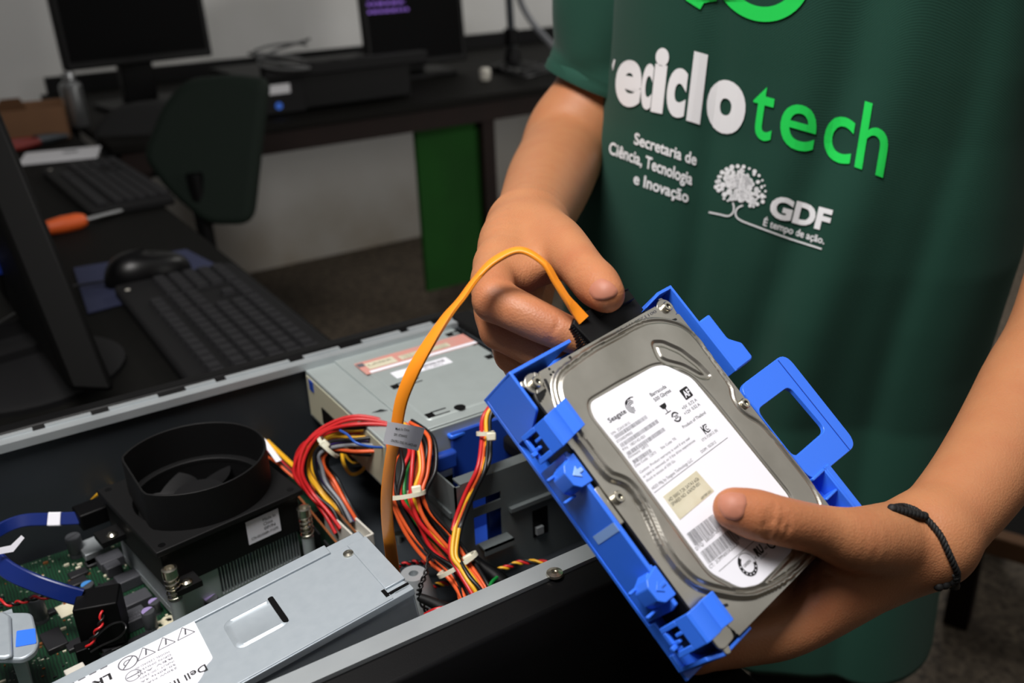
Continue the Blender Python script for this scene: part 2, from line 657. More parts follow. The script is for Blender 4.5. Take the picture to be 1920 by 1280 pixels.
def wall_material():
    m = mat('stained_wall_paint', '#cfcfce', 0.9)
    nt = m.node_tree
    b = nt.nodes['Principled BSDF']
    tc = nt.nodes['Texture Coordinate']
    sp = nt.nodes.new('ShaderNodeSeparateXYZ')
    nt.links.new(tc.outputs['Object'], sp.inputs[0])
    n = nt.nodes.new('ShaderNodeTexNoise')
    n.inputs['Scale'].default_value = 5
    n.inputs['Detail'].default_value = 6
    nt.links.new(tc.outputs['Object'], n.inputs['Vector'])
    # a strip of rising-damp stains just over the floor
    mr = nt.nodes.new('ShaderNodeMapRange')
    mr.inputs['From Min'].default_value = 0.42
    mr.inputs['From Max'].default_value = 0.0
    nt.links.new(sp.outputs['Z'], mr.inputs['Value'])
    mu = nt.nodes.new('ShaderNodeMath')
    mu.operation = 'MULTIPLY'
    nt.links.new(mr.outputs[0], mu.inputs[0])
    nt.links.new(n.outputs['Fac'], mu.inputs[1])
    x = nt.nodes.new('ShaderNodeMix')
    x.data_type = 'RGBA'
    x.inputs[6].default_value = lin('#cfcfce')
    x.inputs[7].default_value = lin('#8a7350')
    nt.links.new(mu.outputs[0], x.inputs[0])
    # grimy band where chairs rub the wall
    n2 = nt.nodes.new('ShaderNodeTexNoise')
    n2.inputs['Scale'].default_value = 2.2
    nt.links.new(tc.outputs['Object'], n2.inputs['Vector'])
    r2 = nt.nodes.new('ShaderNodeMapRange')
    r2.inputs['From Min'].default_value = 0.45
    r2.inputs['From Max'].default_value = 0.75
    r2.inputs['To Max'].default_value = 0.35
    nt.links.new(n2.outputs['Fac'], r2.inputs['Value'])
    y = nt.nodes.new('ShaderNodeMix')
    y.data_type = 'RGBA'
    y.inputs[7].default_value = lin('#a8a69c')
    nt.links.new(x.outputs[2], y.inputs[6])
    nt.links.new(r2.outputs[0], y.inputs[0])
    nt.links.new(y.outputs[2], b.inputs['Base Color'])
    return m


M['wall_back'] = wall_material()
struct('wall_back', (-2.3, WALL_Y, 0.0), (4.7, WALL_Y + 0.1, 2.8), M['wall_back'])

# ------------------------------------------------------------------ the long black desk
d = thing('desk', 'long black desk carrying the opened computer and keyboards', 'desk', (-0.3, 1.2, 0))
I = Matrix.Translation((0.3, -1.2, 0))


def loc(parent_loc):
    return Matrix.Translation(-Vector(parent_loc))


MB().box((-0.95, -0.1, DESK - 0.028), (0.344, 2.95, DESK), I).build('desk_top', M['desk'], d, bevel=0.003)
for x in (-0.9, 0.27):
    for y in (0.0, 1.45, 2.85):
        MB().box((x, y, 0), (x + 0.05, y + 0.05, DESK - 0.028), I).build('leg', M['black_plastic'], d)
MB().box((-0.88, 2.86, 0.4), (0.3, 2.88, 0.7), I).build('modesty_panel', M['black_plastic'], d)

# ------------------------------------------------------------------ the table along the back wall
t = thing('wall_table', 'dark wooden table along the white back wall', 'table', (1.9, 2.85, 0))
I = loc((1.9, 2.85, 0))
MB().box((0.38, 2.3, DESK - 0.022), (3.6, 3.34, DESK), I).build('table_top', M['table'], t, bevel=0.003)
MB().box((0.40, 2.31, DESK - 0.075), (3.58, 2.335, DESK - 0.022), I).build('front_rail', M['table_edge'], t)
MB().box((0.40, 3.31, DESK), (3.58, 3.34, DESK + 0.05), I).build('back_rail', M['dark_grey'], t)
for x in (0.42, 1.375, 3.52):
    MB().box((x, 2.32, 0), (x + 0.04, 2.36, DESK - 0.022), I).build('leg', M['table_edge'], t)
    if x != 1.375:
        MB().box((x, 3.27, 0), (x + 0.04, 3.31, DESK - 0.022), I).build('leg', M['table_edge'], t)
a, b2 = zp(779, 205, 0.66), zp(912, 190, 0.66)
x0, x1 = 1.175, 1.375
MB().box((x0, 2.345, 0.19), (x1, 2.362, DESK - 0.03), I).build('green_side_panel', M['green_panel'], t)


# ------------------------------------------------------------------ helpers for upright things seen across the room
def slab(mb, pts, d, depth, away=None):
    """an outline at distance d, given real thickness going away from the lens"""
    q = [P(x, y, d) for x, y in pts]
    aw = (away or CF).normalized() * depth
    n = len(q)
    vs = q + [v + aw for v in q]
    fs = [tuple(range(n)), tuple(range(2 * n - 1, n - 1, -1))] + [((i + 1) % n, i, n + i, n + (i + 1) % n) for i in range(n)]
    return mb.add(vs, fs)


def monitor(label, cx, cy_base, w, h, z0, yaw, tilt, text=False):
    """flat monitor: base stands at (cx, cy_base); z0 = lower edge of the panel over the table"""
    base = Vector((cx, cy_base, DESK))
    t = thing('monitor', label, 'monitor', base)
    R = Matrix.Rotation(yaw, 4, 'Z')
    Q = R @ Matrix.Translation((0, -0.055, z0)) @ Matrix.Rotation(-tilt, 4, 'X')
    pan = MB().box((-w / 2, 0, 0), (w / 2, 0.035, h), Q).build('panel', M['black_plastic'], t, bevel=0.006)
    MB().box((-w / 2 + 0.015, -0.001, 0.02), (w / 2 - 0.015, 0.004, h - 0.015), Q).build('screen', M['screen'], pan)
    MB().box((-w / 2 + .05, 0.03, 0.06), (w / 2 - .05, 0.055, h - .06), Q).build('back_cover', M['black_plastic'], t, bevel=0.01)
    MB().box((-0.045, 0.0, 0.012), (0.045, 0.04, z0 + 0.14), R).build('stand_neck', M['black_plastic'], t, bevel=0.004)
    MB().prism(rrect(-.12, -.11, .12, .09, .04), 0.0, 0.014, R).build('stand_base', M['black_plastic'], t, bevel=0.003)
    if text:
        p = Print()
        rg = random.Random(3)
        for k, (a0, a1) in enumerate(((-.155, -.02), (-.155, -.03), (-.155, .03), (-.155, -.06))):
            zz = 0.165 + k * 0.022
            x = a0
            while x < a1:
                q = x + rg.uniform(.008, .022)
                p.rect(x, zz, min(q, a1), zz + 0.009)
                x = q + .005
        p.build('lit_text', lambda x, y: Q @ Vector((x, -0.0022, y)), M['purple_light'], pan)
    return t


# monitors on the wall table
monitor('black monitor above the green-backed chair, its screen all dark', 0.585, 2.86, 0.405, 0.30, 0.118, math.radians(7), math.radians(3))
monitor('black monitor showing purple lines of text at its top', 1.42, 2.82, 0.345, 0.30, 0.035, math.radians(-2), math.radians(4), True)

# desktop computer lying under the second monitor
c0 = zp(500, 218, DESK)
pc = thing('desktop_computer', 'flat black desktop computer with a white front sticker behind the chair', 'computer', (0.98, 2.55, DESK))
R = Matrix.Rotation(math.radians(1), 4, 'Z')
MB().box((-.225, -.14, 0.006), (.225, .2, 0.095), R).build('case', M['black_plastic'], pc, bevel=0.004)
MB().box((-.225, -.15, 0.004), (-.09, -.138, 0.097), R).build('front_panel', M['dark_grey'], pc, bevel=0.003)
MB().box((-.195, -.153, 0.055), (-.13, -.149, 0.078), R).build('front_sticker', M['paper'], pc)
MB().cyl(R @ Vector((-.165, -.149, .025)), .009, .004, R @ Vector((0, -1, 0))).build('power_button', M['blue_led'], pc)
for x in (-.2, .2):
    MB().box((x - .015, -.1, 0), (x + .015, .15, .006), R).build('foot', M['black_plastic'], pc)

# coiled grey cable and small box on top of that computer
cz = DESK + 0.097
q0 = zp(525, 146, cz)
co = MB()
for k in range(3):
    pts = [q0 + Vector((0.07 * math.cos(a) + .01 * k, 0.03 * math.sin(a), 0.03 + 0.035 * math.sin(a * .5 + k) + .012 * k)) for a in np.linspace(0, 5.6, 14)]
    co.tube(pts, 0.0035, 8)
tag(co.build('coiled_cable', M['grey_cable']), 'loose loop of grey cable lying on the flat desktop computer', 'cable')

# power strip along the table's back
ps = thing('power_strip', 'long grey power strip at the foot of the back wall', 'power strip', zp(610, 138, DESK + 0.095))
MB().box((-.16, 0, 0), (.30, .035, .03)).build('housing', M['dark_grey'], ps, bevel=.004)
for k in range(4):
    MB().cyl((-.1 + k * .07, .0175, .029), .014, .003).build('socket', M['black_plastic'], ps)

# floor-standing lamp arm / clamp on the table, right of the second monitor
q = zp(962, 132, DESK)
la = thing('desk_stand', 'grey metal pole stand with a black base beside the purple-text monitor', 'stand', q)
MB().lathe([(.075, 0), (.07, .018), (.03, .03), (.022, .07), (.018, .075)]).build('base', M['black_plastic'], la)
MB().tube([(0, 0, .06), (-.005, 0, .2), (-.01, 0, .34), (-.012, 0, .5)], .012, 10).build('pole', M['steel_dark'], la)
MB().cyl((-.009, 0, .27), .027, .07).build('clamp', M['steel_dark'], la, bevel=.004)
MB().cyl((-.004, 0, .08), .022, .05).build('collar', M['black_plastic'], la, bevel=.003)
tag(MB().tube([zp(960, -60, 1.2) * 0 + P(965, -60, 3.2), P(975, 0, 3.22), P(1000, 45, 3.25), P(1040, 90, 3.2), P(1070, 130, 3.0)], 0.011, 8).build('hanging_cable', WIRE['grey']),
    'thick grey cable sloping down the wall beside the pole stand', 'cable')
q = zp(910, 150, DESK)
tag(MB().lathe([(.014, 0), (.017, .008), (.017, .03), (.012, .036)], q).build('adapter', M['white_plastic']), 'small white adapter lying before the black stand base', 'adapter')
mb = MB()
for k in range(3):
    c = zp(985 + 14 * k, 128 + 3 * k, DESK + .012 + .006 * k)
    mb.tube([c + Vector((.08 * math.cos(a), .05 * math.sin(a), .006 * math.sin(3 * a))) for a in np.linspace(0, 6.1, 16)], .006, 8)
tag(mb.build('cable_heap', WIRE['black']), 'heap of black cable on the table near the green sleeve', 'cable')


# ------------------------------------------------------------------ chairs
def chair(label, outline, d, m, seat_at, col_xy, depth=0.055, rim=None):
    top = P(*outline[0], d)
    t = thing('office_chair', label, 'chair', (seat_at[0], seat_at[1], 0))
    I = loc((seat_at[0], seat_at[1], 0))
    poly = round_poly(outline, 26)
    mb = MB()
    slab(mb, poly, d, depth, Vector((CF.x, CF.y, 0)))
    o = mb.build('backrest', m, t, bevel=0.018, bev_seg=4)
    o.data.transform(I)
    c = Vector((col_xy[0], col_xy[1], 0))
    s = Vector((seat_at[0], seat_at[1], 0))
    dd = (c - s)
    MB().tube([I @ (s + dd * .3 + Vector((0, 0, .42))), I @ (c + Vector((0, 0, .44))), I @ (c + dd * .12 + Vector((0, 0, .52))), I @ (c + dd * .1 + Vector((0, 0, .72)))], 0.017, 8).build('back_support', M['black_plastic'], t)
    MB().prism(rrect(-.21, -.21, .21, .21, .09), .43, .49).build('seat', m, t, bevel=.018, bev_seg=3)
    MB().cyl((0, 0, .1), .028, .33).build('gas_lift', M['black_plastic'], t)
    for k in range(5):
        a = k * 2 * PI / 5 + .3
        v = Vector((math.cos(a), math.sin(a), 0))
        MB().tube([Vector((0, 0, .11)), v * .14 + Vector((0, 0, .095)), v * .27 + Vector((0, 0, .07))], .018, 8).build('leg', M['black_plastic'], t)
        MB().cyl(v * .27 + Vector((-v.y * .012, v.x * .012, .028)), .028, .024, (v.y, -v.x, 0), 14).build('caster', M['black_plastic'], t)
    return t


chair('office chair with a dark green backrest pulled up to the desk', [(300, 200), (340, 152), (430, 143), (490, 150), (500, 168), (488, 260), (470, 425), (385, 425), (310, 360), (262, 295)], 1.95, M['chair'], (0.30, 2.02), (0.46, 1.98))
chair('black office chair half hidden behind the green backrest', [(165, 245), (205, 205), (262, 192), (330, 192), (330, 330), (250, 340), (185, 300)], 2.25, M['chair_black'], (0.12, 2.48), (0.31, 2.27))

# ------------------------------------------------------------------ things on the desk
q = zp(70, 256, DESK)
bx = thing('cardboard_box', 'open brown cardboard box at the far end of the desk', 'box', q)
R = Matrix.Rotation(math.radians(-8), 4, 'Z')
mb = MB()
w_, d_, h_ = .075, .07, .075
for lo, hi in (((-w_, -d_, 0), (w_, d_, .004)), ((-w_, -d_, 0), (w_, -d_ + .004, h_)), ((-w_, d_ - .004, 0), (w_, d_, h_)), ((-w_, -d_, 0), (-w_ + .004, d_, h_)), ((w_ - .004, -d_, 0), (w_, d_, h_))):
    mb.box(lo, hi, R)
mb.build('carton', M['cardboard'], bx)
MB().add([R @ Vector(v) for v in ((-w_, -d_, h_), (-w_ + .07, -d_, h_), (-w_ + .06, -d_ - .02, h_ + .03), (-w_ + .02, -d_ - .02, h_ + .03))], [(0, 1, 2, 3)]).build('flap', M['cardboard'], bx)

q = zp(148, 236, DESK)
sp = thing('spray_can', 'silver spray can standing at the far end of the desk', 'can', q)
MB().lathe([(.026, 0), (.027, .004), (.027, .10), (.021, .108)]).build('body', M['silver'], sp)
MB().lathe([(.015, .108), (.016, .118), (.014, .132), (.0, .133)]).build('cap', M['silver'], sp)

q = zp(118, 290, DESK)
R = Matrix.Translation(q) @ Matrix.Rotation(math.radians(-14), 4, 'Z')
pp = thing('paper_card', 'white card lying by the far keyboard', 'paper', R)
MB().box((-.08, -.075, 0), (.075, .05, .003)).build('card', M['paper'], pp)
MB().box((.0, 0.0, .003), (.03, .018, .0035)).build('stamp', M['ink_grey'], pp)

q = zp(70, 274, DESK)
R = Matrix.Translation(q + Vector((0, 0, .012))) @ Matrix.Rotation(math.radians(15), 4, 'Z')
pl = thing('pliers', 'pliers with red handles beside the cardboard box', 'pliers', R)
for s in (-1, 1):
    MB().tube([(-.10, s * .03, 0), (-.05, s * .032, 0), (0, s * .012, 0)], .009, 8).build('handle', M['dull_red'], pl)
MB().tube([(0, 0, 0), (.04, .004, 0), (.075, 0, 0)], [.014, .011, .004], 8).build('jaw', M['steel_dark'], pl)


def keyboard(label, origin, yaw, length, width, individual=True):
    """origin: corner of the numeric-pad end on the chair's left, x along the short side, y along the length"""
    mw = Matrix.Translation(origin) @ Matrix.Rotation(yaw, 4, 'Z')
    t = thing('keyboard', label, 'keyboard', mw)
    MB().prism(rrect(0, -length, width, 0, .008), 0.0, .016).build('body', M['dark_grey'], t, bevel=.004)
    p = .0188
    key_me = None
    allk = []
    # columns run along the length; numeric pad first, then arrows, then letters
    rows_x = [.022 if width > .14 else .018] + [.046 + p * i for i in range(5)]
    blocks = ((.012, 4), (.096, 3), (.158, 15))
    for y0, n in blocks:
        for j in range(n):
            for i, rx in enumerate(rows_x):
                if n == 3 and i in (3, 4) and not (i == 4 and j == 1):
                    continue
                if i == 0 and n == 4:
                    continue
                y = y0 + j * p
                if y + p > length - .008:
                    continue
                allk.append((rx, -y - p * .92, p * .84, p * .86))
    if individual:
        near = allk[:96]
        for rx, y, a, b in near:
            if key_me is None:
                o = MB().add([Vector(v) for v in ((0, 0, 0), (a, 0, 0), (a, b, 0), (0, b, 0), (.0018, .0018, .006), (a - .0018, .0018, .006), (a - .0018, b - .0018, .006), (.0018, b - .0018, .006))],
                             [(4, 5, 6, 7), (0, 1, 5, 4), (1, 2, 6, 5), (2, 3, 7, 6), (3, 0, 4, 7)]).build('key', M['key'], t)
                key_me = o
            else:
                o = key_me.copy()
                C.objects.link(o)
                o.parent = t
            o.location = (rx, y, .0155)
        rest = allk[96:]
    else:
        rest = allk
    if rest:
        mb = MB()
        for rx, y, a, b in rest:
            mb.box((rx, y, .0155), (rx + a, y + b, .021))
        tag(mb.build('keys', M['key'], t), kind='stuff')
    MB().cyl((.012, -.03, .0158), .003, .0005).build('lock_light', M['white_plastic'], t)
    return t


keyboard('black keyboard lying between the mouse pad and the opened computer', zp(216, 557, DESK) + Vector((0, 0, 0)), math.radians(0), 0.44, 0.155)
keyboard('black keyboard beside the white card near the black chair', zp(80, 330, DESK), math.radians(2), 0.42, 0.14, False)

# mouse pad and mouse
a0, a1, a2, a3 = zp(138, 505, DESK), zp(350, 470, DESK), zp(437, 515, DESK), zp(165, 590, DESK)
mb = MB()
vs = [a0, a1, a2, a3]
mb.add([v + Vector((0, 0, 0)) for v in vs] + [v + Vector((0, 0, .003)) for v in vs], [(0, 1, 2, 3), (7, 6, 5, 4), (1, 0, 4, 5), (2, 1, 5, 6), (3, 2, 6, 7), (0, 3, 7, 4)])
tag(mb.build('mouse_pad', M['pad'], bevel=.001), 'navy blue mouse pad under the black mouse', 'mouse pad')
q = zp(280, 520, DESK + .003)
ms = thing('mouse', 'black computer mouse on the navy blue pad', 'mouse', Matrix.Translation(q) @ Matrix.Rotation(math.radians(4), 4, 'Z'))
bm_ = MB()
n = 20
vs, fs = [], []
for k in range(9):
    ph = k / 8 * PI / 2
    for i in range(n):
        a = 2 * PI * i / n
        ca, sa = math.cos(a), math.sin(a)
        vs.append(Vector((.058 * ca * math.cos(ph) ** .6, .032 * sa * math.cos(ph) ** .6 * (1 - .12 * ca), .036 * math.sin(ph) * (1 - .25 * ca * .6))))
for k in range(8):
    for i in range(n):
        j = (i + 1) % n
        fs.append((k * n + i, k * n + j, (k + 1) * n + j, (k + 1) * n + i))
bm_.add(vs, fs).build('shell', M['black_gloss'], ms, smooth=60)
MB().cyl((-.03, -.003, .024), .009, .006, (0, 1, 0)).build('scroll_wheel', M['dark_grey'], ms)
MB().tube([(-.056, 0, .008), (-.1, .02, .004), (-.16, -.02, .003), (-.2, -.06, .003)], .0018, 6).build('cord', WIRE['black'], ms)

# screwdriver
q0, q1, q2 = zp(88, 428, DESK + .012), zp(160, 412, DESK + .012), zp(234, 393, DESK + .006)
sd = thing('screwdriver', 'screwdriver with an orange handle lying on the desk', 'screwdriver', q1)
I = loc(q1)
MB().tube([I @ q0, I @ (q0 * .6 + q1 * .4), I @ (q0 * .2 + q1 * .8), I @ q1], [.011, .014, .0135, .009], 12).build('handle', M['screw_orange'], sd)
MB().tube([I @ q1, I @ (q1 * .5 + q2 * .5), I @ q2], .0035, 8).build('shaft', M['silver'], sd)

# near monitor, seen edge-on from behind
q = zp(165, 690, DESK)
base = Vector((0.045, 1.04, DESK))
nm = thing('monitor', 'black monitor seen edge-on beside the keyboard at the left', 'monitor', base)
I = loc(base)
lo, hi = zp(200, 748, DESK + .045), None
# panel: its near side runs up and back to the left
dirv = Vector((-0.42, 0.12, 1)).normalized()
p0 = P(180, 735, 0.985)
mbp = MB()
along = Vector((-.06, 1, 0)).normalized()
up = (P(-26, 255, 0.90) - P(172, 735, 0.865)).normalized()
thick = (P(215, 738, 0.865) - P(135, 735, 0.865)).normalized()
a = P(130, 735, 0.865)
tw = (P(222, 738, 0.865) - a).length
vs = [a, a + thick * tw, a + thick * tw + along * .44, a + along * .44]
vs += [v + up * .36 for v in vs]
mbp.add([I @ v for v in vs], [(0, 1, 2, 3), (7, 6, 5, 4), (1, 0, 4, 5), (2, 1, 5, 6), (3, 2, 6, 7), (0, 3, 7, 4)])
mbp.build('panel', M['dull_black'], nm, bevel=.006)
MB().lathe([(.098, 0), (.098, .006), (.09, .010), (.03, .013), (0, .013)], (0, 0, 0), 36).build('stand_base', M['dark_grey'], nm)
MB().box((-.06, .05, 0.012), (-.025, .12, .24), Matrix.Rotation(math.radians(-8), 4, 'Y')).build('stand_neck', M['black_plastic'], nm, bevel=.006)
# blue video plug hanging at its back
q = zp(10, 492, DESK + .1)
vp = thing('video_cable', 'blue video plug on a cable behind the edge-on monitor', 'cable', q)
I = loc(q)
MB().box((-.045, -.012, -.012), (.008, .016, .012)).build('plug', WIRE['navy'], vp, bevel=.004)
MB().box((.008, -.008, -.006), (.014, .012, .006)).build('contact_shell', M['white_plastic'], vp)
MB().tube([(-.045, 0, 0), (-.09, .0, -.02), (-.15, .03, -.08), (-.2, .06, -.097)], .005, 8).build('cord', WIRE['navy'], vp)
# dark tools lying on the desk in front of that monitor
q = zp(25, 665, DESK)
R = Matrix.Translation(q) @ Matrix.Rotation(math.radians(12), 4, 'Z')
hub = thing('tray', 'grey open tray lying on the desk at the far left', 'tray', R)
MB().box((-.09, -.05, 0), (.05, .05, .004)).build('bottom', M['dark_grey'], hub)
for y in (-.05, .046):
    MB().box((-.09, y, .004), (.05, y + .004, .022)).build('side_rail', M['dark_grey'], hub)
# wooden rail low on the right behind the person
q0, q1 = P(1840, 968, 1.75), P(2100, 1110, 1.75)

# ================================================================== the opened computer
RIM = 0.85
CX0, CX1, CY0, CY1 = -0.115, 0.352, 0.305, 0.668
FLO = 0.752
cs = thing('computer_case', 'opened black desktop computer case lying on the desk', 'computer case', (0.13, 0.48, DESK))
I = loc((0.13, 0.48, DESK))
MB().box((CX0, CY0 + .012, FLO - .003), (CX1, CY1, FLO), I).build('bottom_pan', M['steel_dark'], cs)
MB().prism([(CY0 + .017, DESK + .004), (CY0, DESK + .006), (CY0 - .004, RIM - .018), (CY0 + .003, RIM - .004), (CY0 + .018, RIM), (CY0 + .020, RIM - .004), (CY0 + .018, FLO)], CX0, CX1,
           I @ Matrix(((0, 0, 1, 0), (1, 0, 0, 0), (0, 1, 0, 0), (0, 0, 0, 1)))).build('near_side_panel', M['case_black'], cs, bevel=.0015)
MB().box((CX0, CY0 + .0185, RIM - .003), (CX1, CY0 + .030, RIM + .0012), I).build('near_rim', M['steel'], cs)
MB().box((CX0, CY0 + .0185, FLO), (CX1, CY0 + .021, RIM - .003), I).build('near_inner_wall', M['steel_dark'], cs)
# far side: inner wall, folded rim with slots, black outer cover
MB().box((CX0, CY1 - .013, FLO), (CX1, CY1 - .011, RIM - .002), I).build('far_inner_wall', M['steel_dark'], cs)
mb = MB()
mb.box((CX0, CY1 - .017, RIM - .006), (CX1, CY1 - .008, RIM), I)
x = CX0
k = 0
while x < CX1:
    w_ = (.034, .022, .05, .03)[k % 4]
    mb.box((x, CY1 - .008, RIM - .002), (min(x + w_, CX1), CY1 - .0035, RIM + .001), I)
    x += w_ + (.012, .02, .008)[k % 3]
    k += 1
mb.build('far_rim', M['steel'], cs)
MB().prism([(CY1 - .008, DESK + .004), (CY1 - .008, RIM - .006), (CY1 - .002, RIM + .0025), (CY1 + .010, RIM + .002), (CY1 + .014, RIM - .006), (CY1 + .014, DESK + .004)], CX0, CX1,
           I @ Matrix(((0, 0, 1, 0), (1, 0, 0, 0), (0, 1, 0, 0), (0, 0, 0, 1)))).build('far_side_panel', M['case_black'], cs, bevel=.0015)
MB().box((CX0, CY0 + .02, FLO), (CX0 + .002, CY1 - .012, RIM - .002), I).build('rear_wall', M['steel'], cs)
MB().box((CX1 - .002, CY0 + .02, FLO), (CX1, CY1 - .012, RIM - .004), I).build('front_wall', M['steel_dark'], cs)
MB().box((CX1, CY0 - .002, DESK + .002), (CX1 + .03, CY1 + .012, RIM - .002), I).build('front_bezel', M['black_plastic'], cs, bevel=.006)
for x in (CX0 + .03, CX1 - .03):
    for y in (CY0 + .03, CY1 - .03):
        MB().cyl(I @ Vector((x, y, DESK)), .01, .012).build('foot', M['black_plastic'], cs)
for px, py in ((1040, 1076),):
    q = zp(px, py, RIM + .0012)
    MB().lathe([(.0045, 0), (.0042, .0012), (.002, .0018), (.0018, .001), (0, .001)], (0, 0, 0), 20, Matrix.Translation(I @ q)).build('rivet', M['chrome'], cs)
# black plastic vent hood on the far inner wall
qa = zp(20, 872, .82)
mb = MB()
slab(mb, [(-40, 858), (95, 846), (110, 868), (92, 895), (50, 915), (-40, 930)], .70, .03, Vector((0, 1, 0)))
o = mb.build('vent_hood', M['black_plastic'], cs, bevel=.003)
o.data.transform(I)
mb = MB()
slab(mb, [(-40, 888), (55, 866), (78, 868), (60, 880), (-40, 905)], .69, .006, Vector((0, 1, 0)))
o = mb.build('vent_hood_rib', M['black_matte'], cs)
o.data.transform(I)
# drive cage bracket: folded sheet with windows
mb = MB()
X0, X1, Y_, Z0, Z1 = .2345, .345, .452, FLO, .8315
ff = Matrix(((1, 0, 0, 0), (0, 0, 1, 0), (0, 1, 0, 0), (0, 0, 0, 1)))   # prism xy -> x,z ; z -> y


def fold(x0, x1, z0, z1):
    mb.box((x0, Y_, z0), (x1, Y_ + .0012, z1), I)


fold(X0, .247, Z0, Z1)
fold(.247, .268, .817, Z1)
fold(.247, .268, .8045, .811)
fold(.247, .2735, Z0, .783)
fold(.268, .2735, .783, Z1)
fold(.2735, X1, Z0, Z1)
mb.box((X0 + .004, Y_, Z1), (X1, Y_ + .0095, Z1 + .0012), I)          # top flange
mb.box((.2735, Y_ - .0035, .7995), (X1, Y_, .8025), I)                # ridge
mb.box((.249, Y_ - .009, .7825), (.2715, Y_, .7838), I)               # bent tab
mb.box((.249, Y_ - .009, .779), (.2715, Y_ - .0078, .7838), I)
mb.build('cage_front', M['cage'], cs)
mb = MB()
mb.box((X0, Y_, Z0), (X0 + .0012, Y_ + .055, Z1), I)
for z in (.772, .79, .806):
    mb.box((X0 - .0015, Y_ + .006, z), (X0, Y_ + .05, z + .004), I)
mb.build('cage_side', M['cage'], cs)
mb = MB()
mb.box((.292, Y_ - .0006, .771), (.304, Y_ - .0002, .792), I)
mb.build('cage_slot', M['black_plastic'], cs)
MB().box((.2935, Y_ - .003, .7735), (.299, Y_ - .0006, .779), I).build('cage_latch', M['steel'], cs)
MB().box((.315, Y_ - .0006, .823), (.326, Y_ - .0002, .8275), I).build('cage_slot', M['black_plastic'], cs)
# raised mounting boss on the floor pan next to the supply
q = zp(775, 1072, .79)
MB().lathe([(.016, 0), (.013, .02), (.009, .034), (.008, .037), (.003, .037), (.003, .03), (0, .03)], (0, 0, 0), 24, Matrix.Translation(I @ Vector((q.x, q.y, FLO)))).build('mounting_boss', M['steel'], cs)
mb = MB()
for px, py in ((748, 1016), (763, 1000), (110, 935)):
    q = zp(px, py, FLO)
    mb.cyl(I @ q, .002, .006)
    mb.cyl(I @ (q + Vector((0, 0, .006))), .0032, .0016)
mb.build('floor_pins', M['chrome'], cs)

# ------------------------------------------------------------------ motherboard
MBZ = .759
mo = thing('motherboard', 'green circuit board on the bottom of the opened case', 'circuit board', (0.05, 0.50, MBZ))
I = loc((0.05, 0.50, MBZ))
MB().box((-.105, .352, MBZ - .0016), (.196, .648, MBZ), I).build('board', M['pcb'], mo)


def at(px, py, z=MBZ):
    return I @ zp(px, py, z)


def capacitor(px, py, r, h, mark):
    c = at(px, py, MBZ + h)
    c.z = 0
    o = MB().lathe([(r, 0), (r, h * .12), (r * .95, h * .16), (r, h * .2), (r, h * .96), (r * .93, h), (0, h)], c, 22).build('capacitor', M['capcan'], mo)
    p = Print()
    n = 14
    p.poly([(r * .9 * math.cos(PI * i / n + .5), r * .9 * math.sin(PI * i / n + .5)) for i in range(n + 1)])
    p.build('polarity_mark', lambda x, y: c + Vector((x, y, h + .0003)), M[mark], o)


for px, py, r, h, mk in ((163, 1095, .0042, .011, 'cap_blue'), (204, 1180, .0048, .012, 'cap_blue'), (277, 1145, .0042, .014, 'cap_purple'), (288, 1127, .0036, .009, 'cap_purple'),
                         (336, 1152, .0042, .010, 'cap_purple'), (136, 1005, .0052, .016, 'capcan'), (65, 1120, .005, .018, 'chip'), (395, 1120, .0045, .012, 'cap_purple')):
    capacitor(px, py, r, h, mk)


def block(name, px, py, wx, wy, h, m, yaw=8, bev=.0006):
    c = at(px, py, MBZ + h)
    c.z = 0
    return MB().box((-wx / 2, -wy / 2, 0), (wx / 2, wy / 2, h), Matrix.Translation(c) @ Matrix.Rotation(math.radians(yaw), 4, 'Z')).build(name, m, mo, bevel=bev)


for k, (px, py, wx, wy) in enumerate(((205, 1042, .016, .012), (240, 1078, .016, .011), (255, 1118, .017, .012), (247, 1152, .017, .013), (210, 1057, .010, .008))):
    o = block('inductor', px, py, wx, wy, .008, M['choke'])
    if k == 3:
        p = Print()
        p.line_text('TAOEO', (-.006, -.001), (.006, -.001), .0026)
        p.line_text('R60', (-.004, .0025), (.003, .0025), .0022)
        c = at(px, py, MBZ + .008)
        Q = Matrix.Translation(Vector((c.x, c.y, .0083))) @ Matrix.Rotation(math.radians(188), 4, 'Z')
        p.build('choke_print', lambda x, y: Q @ Vector((x, y, 0)), M['ink_grey'], o)
for px, py, wx, wy in ((178, 1050, .012, .008), (146, 1072, .012, .008), (145, 1088, .012, .008), (225, 1085, .011, .008), (196, 1098, .012, .008), (172, 1052, .009, .007), (213, 1160, .013, .009),
                       (145, 1203, .013, .009), (215, 1208, .015, .008), (262, 1196, .014, .008), (192, 1232, .014, .008), (93, 1145, .007, .005), (118, 1000, .007, .006), (175, 1108, .008, .006)):
    block('chip', px, py, wx, wy, .0028, M['chip'])
block('battery_holder', 100, 1196, .012, .020, .004, M['chip'])
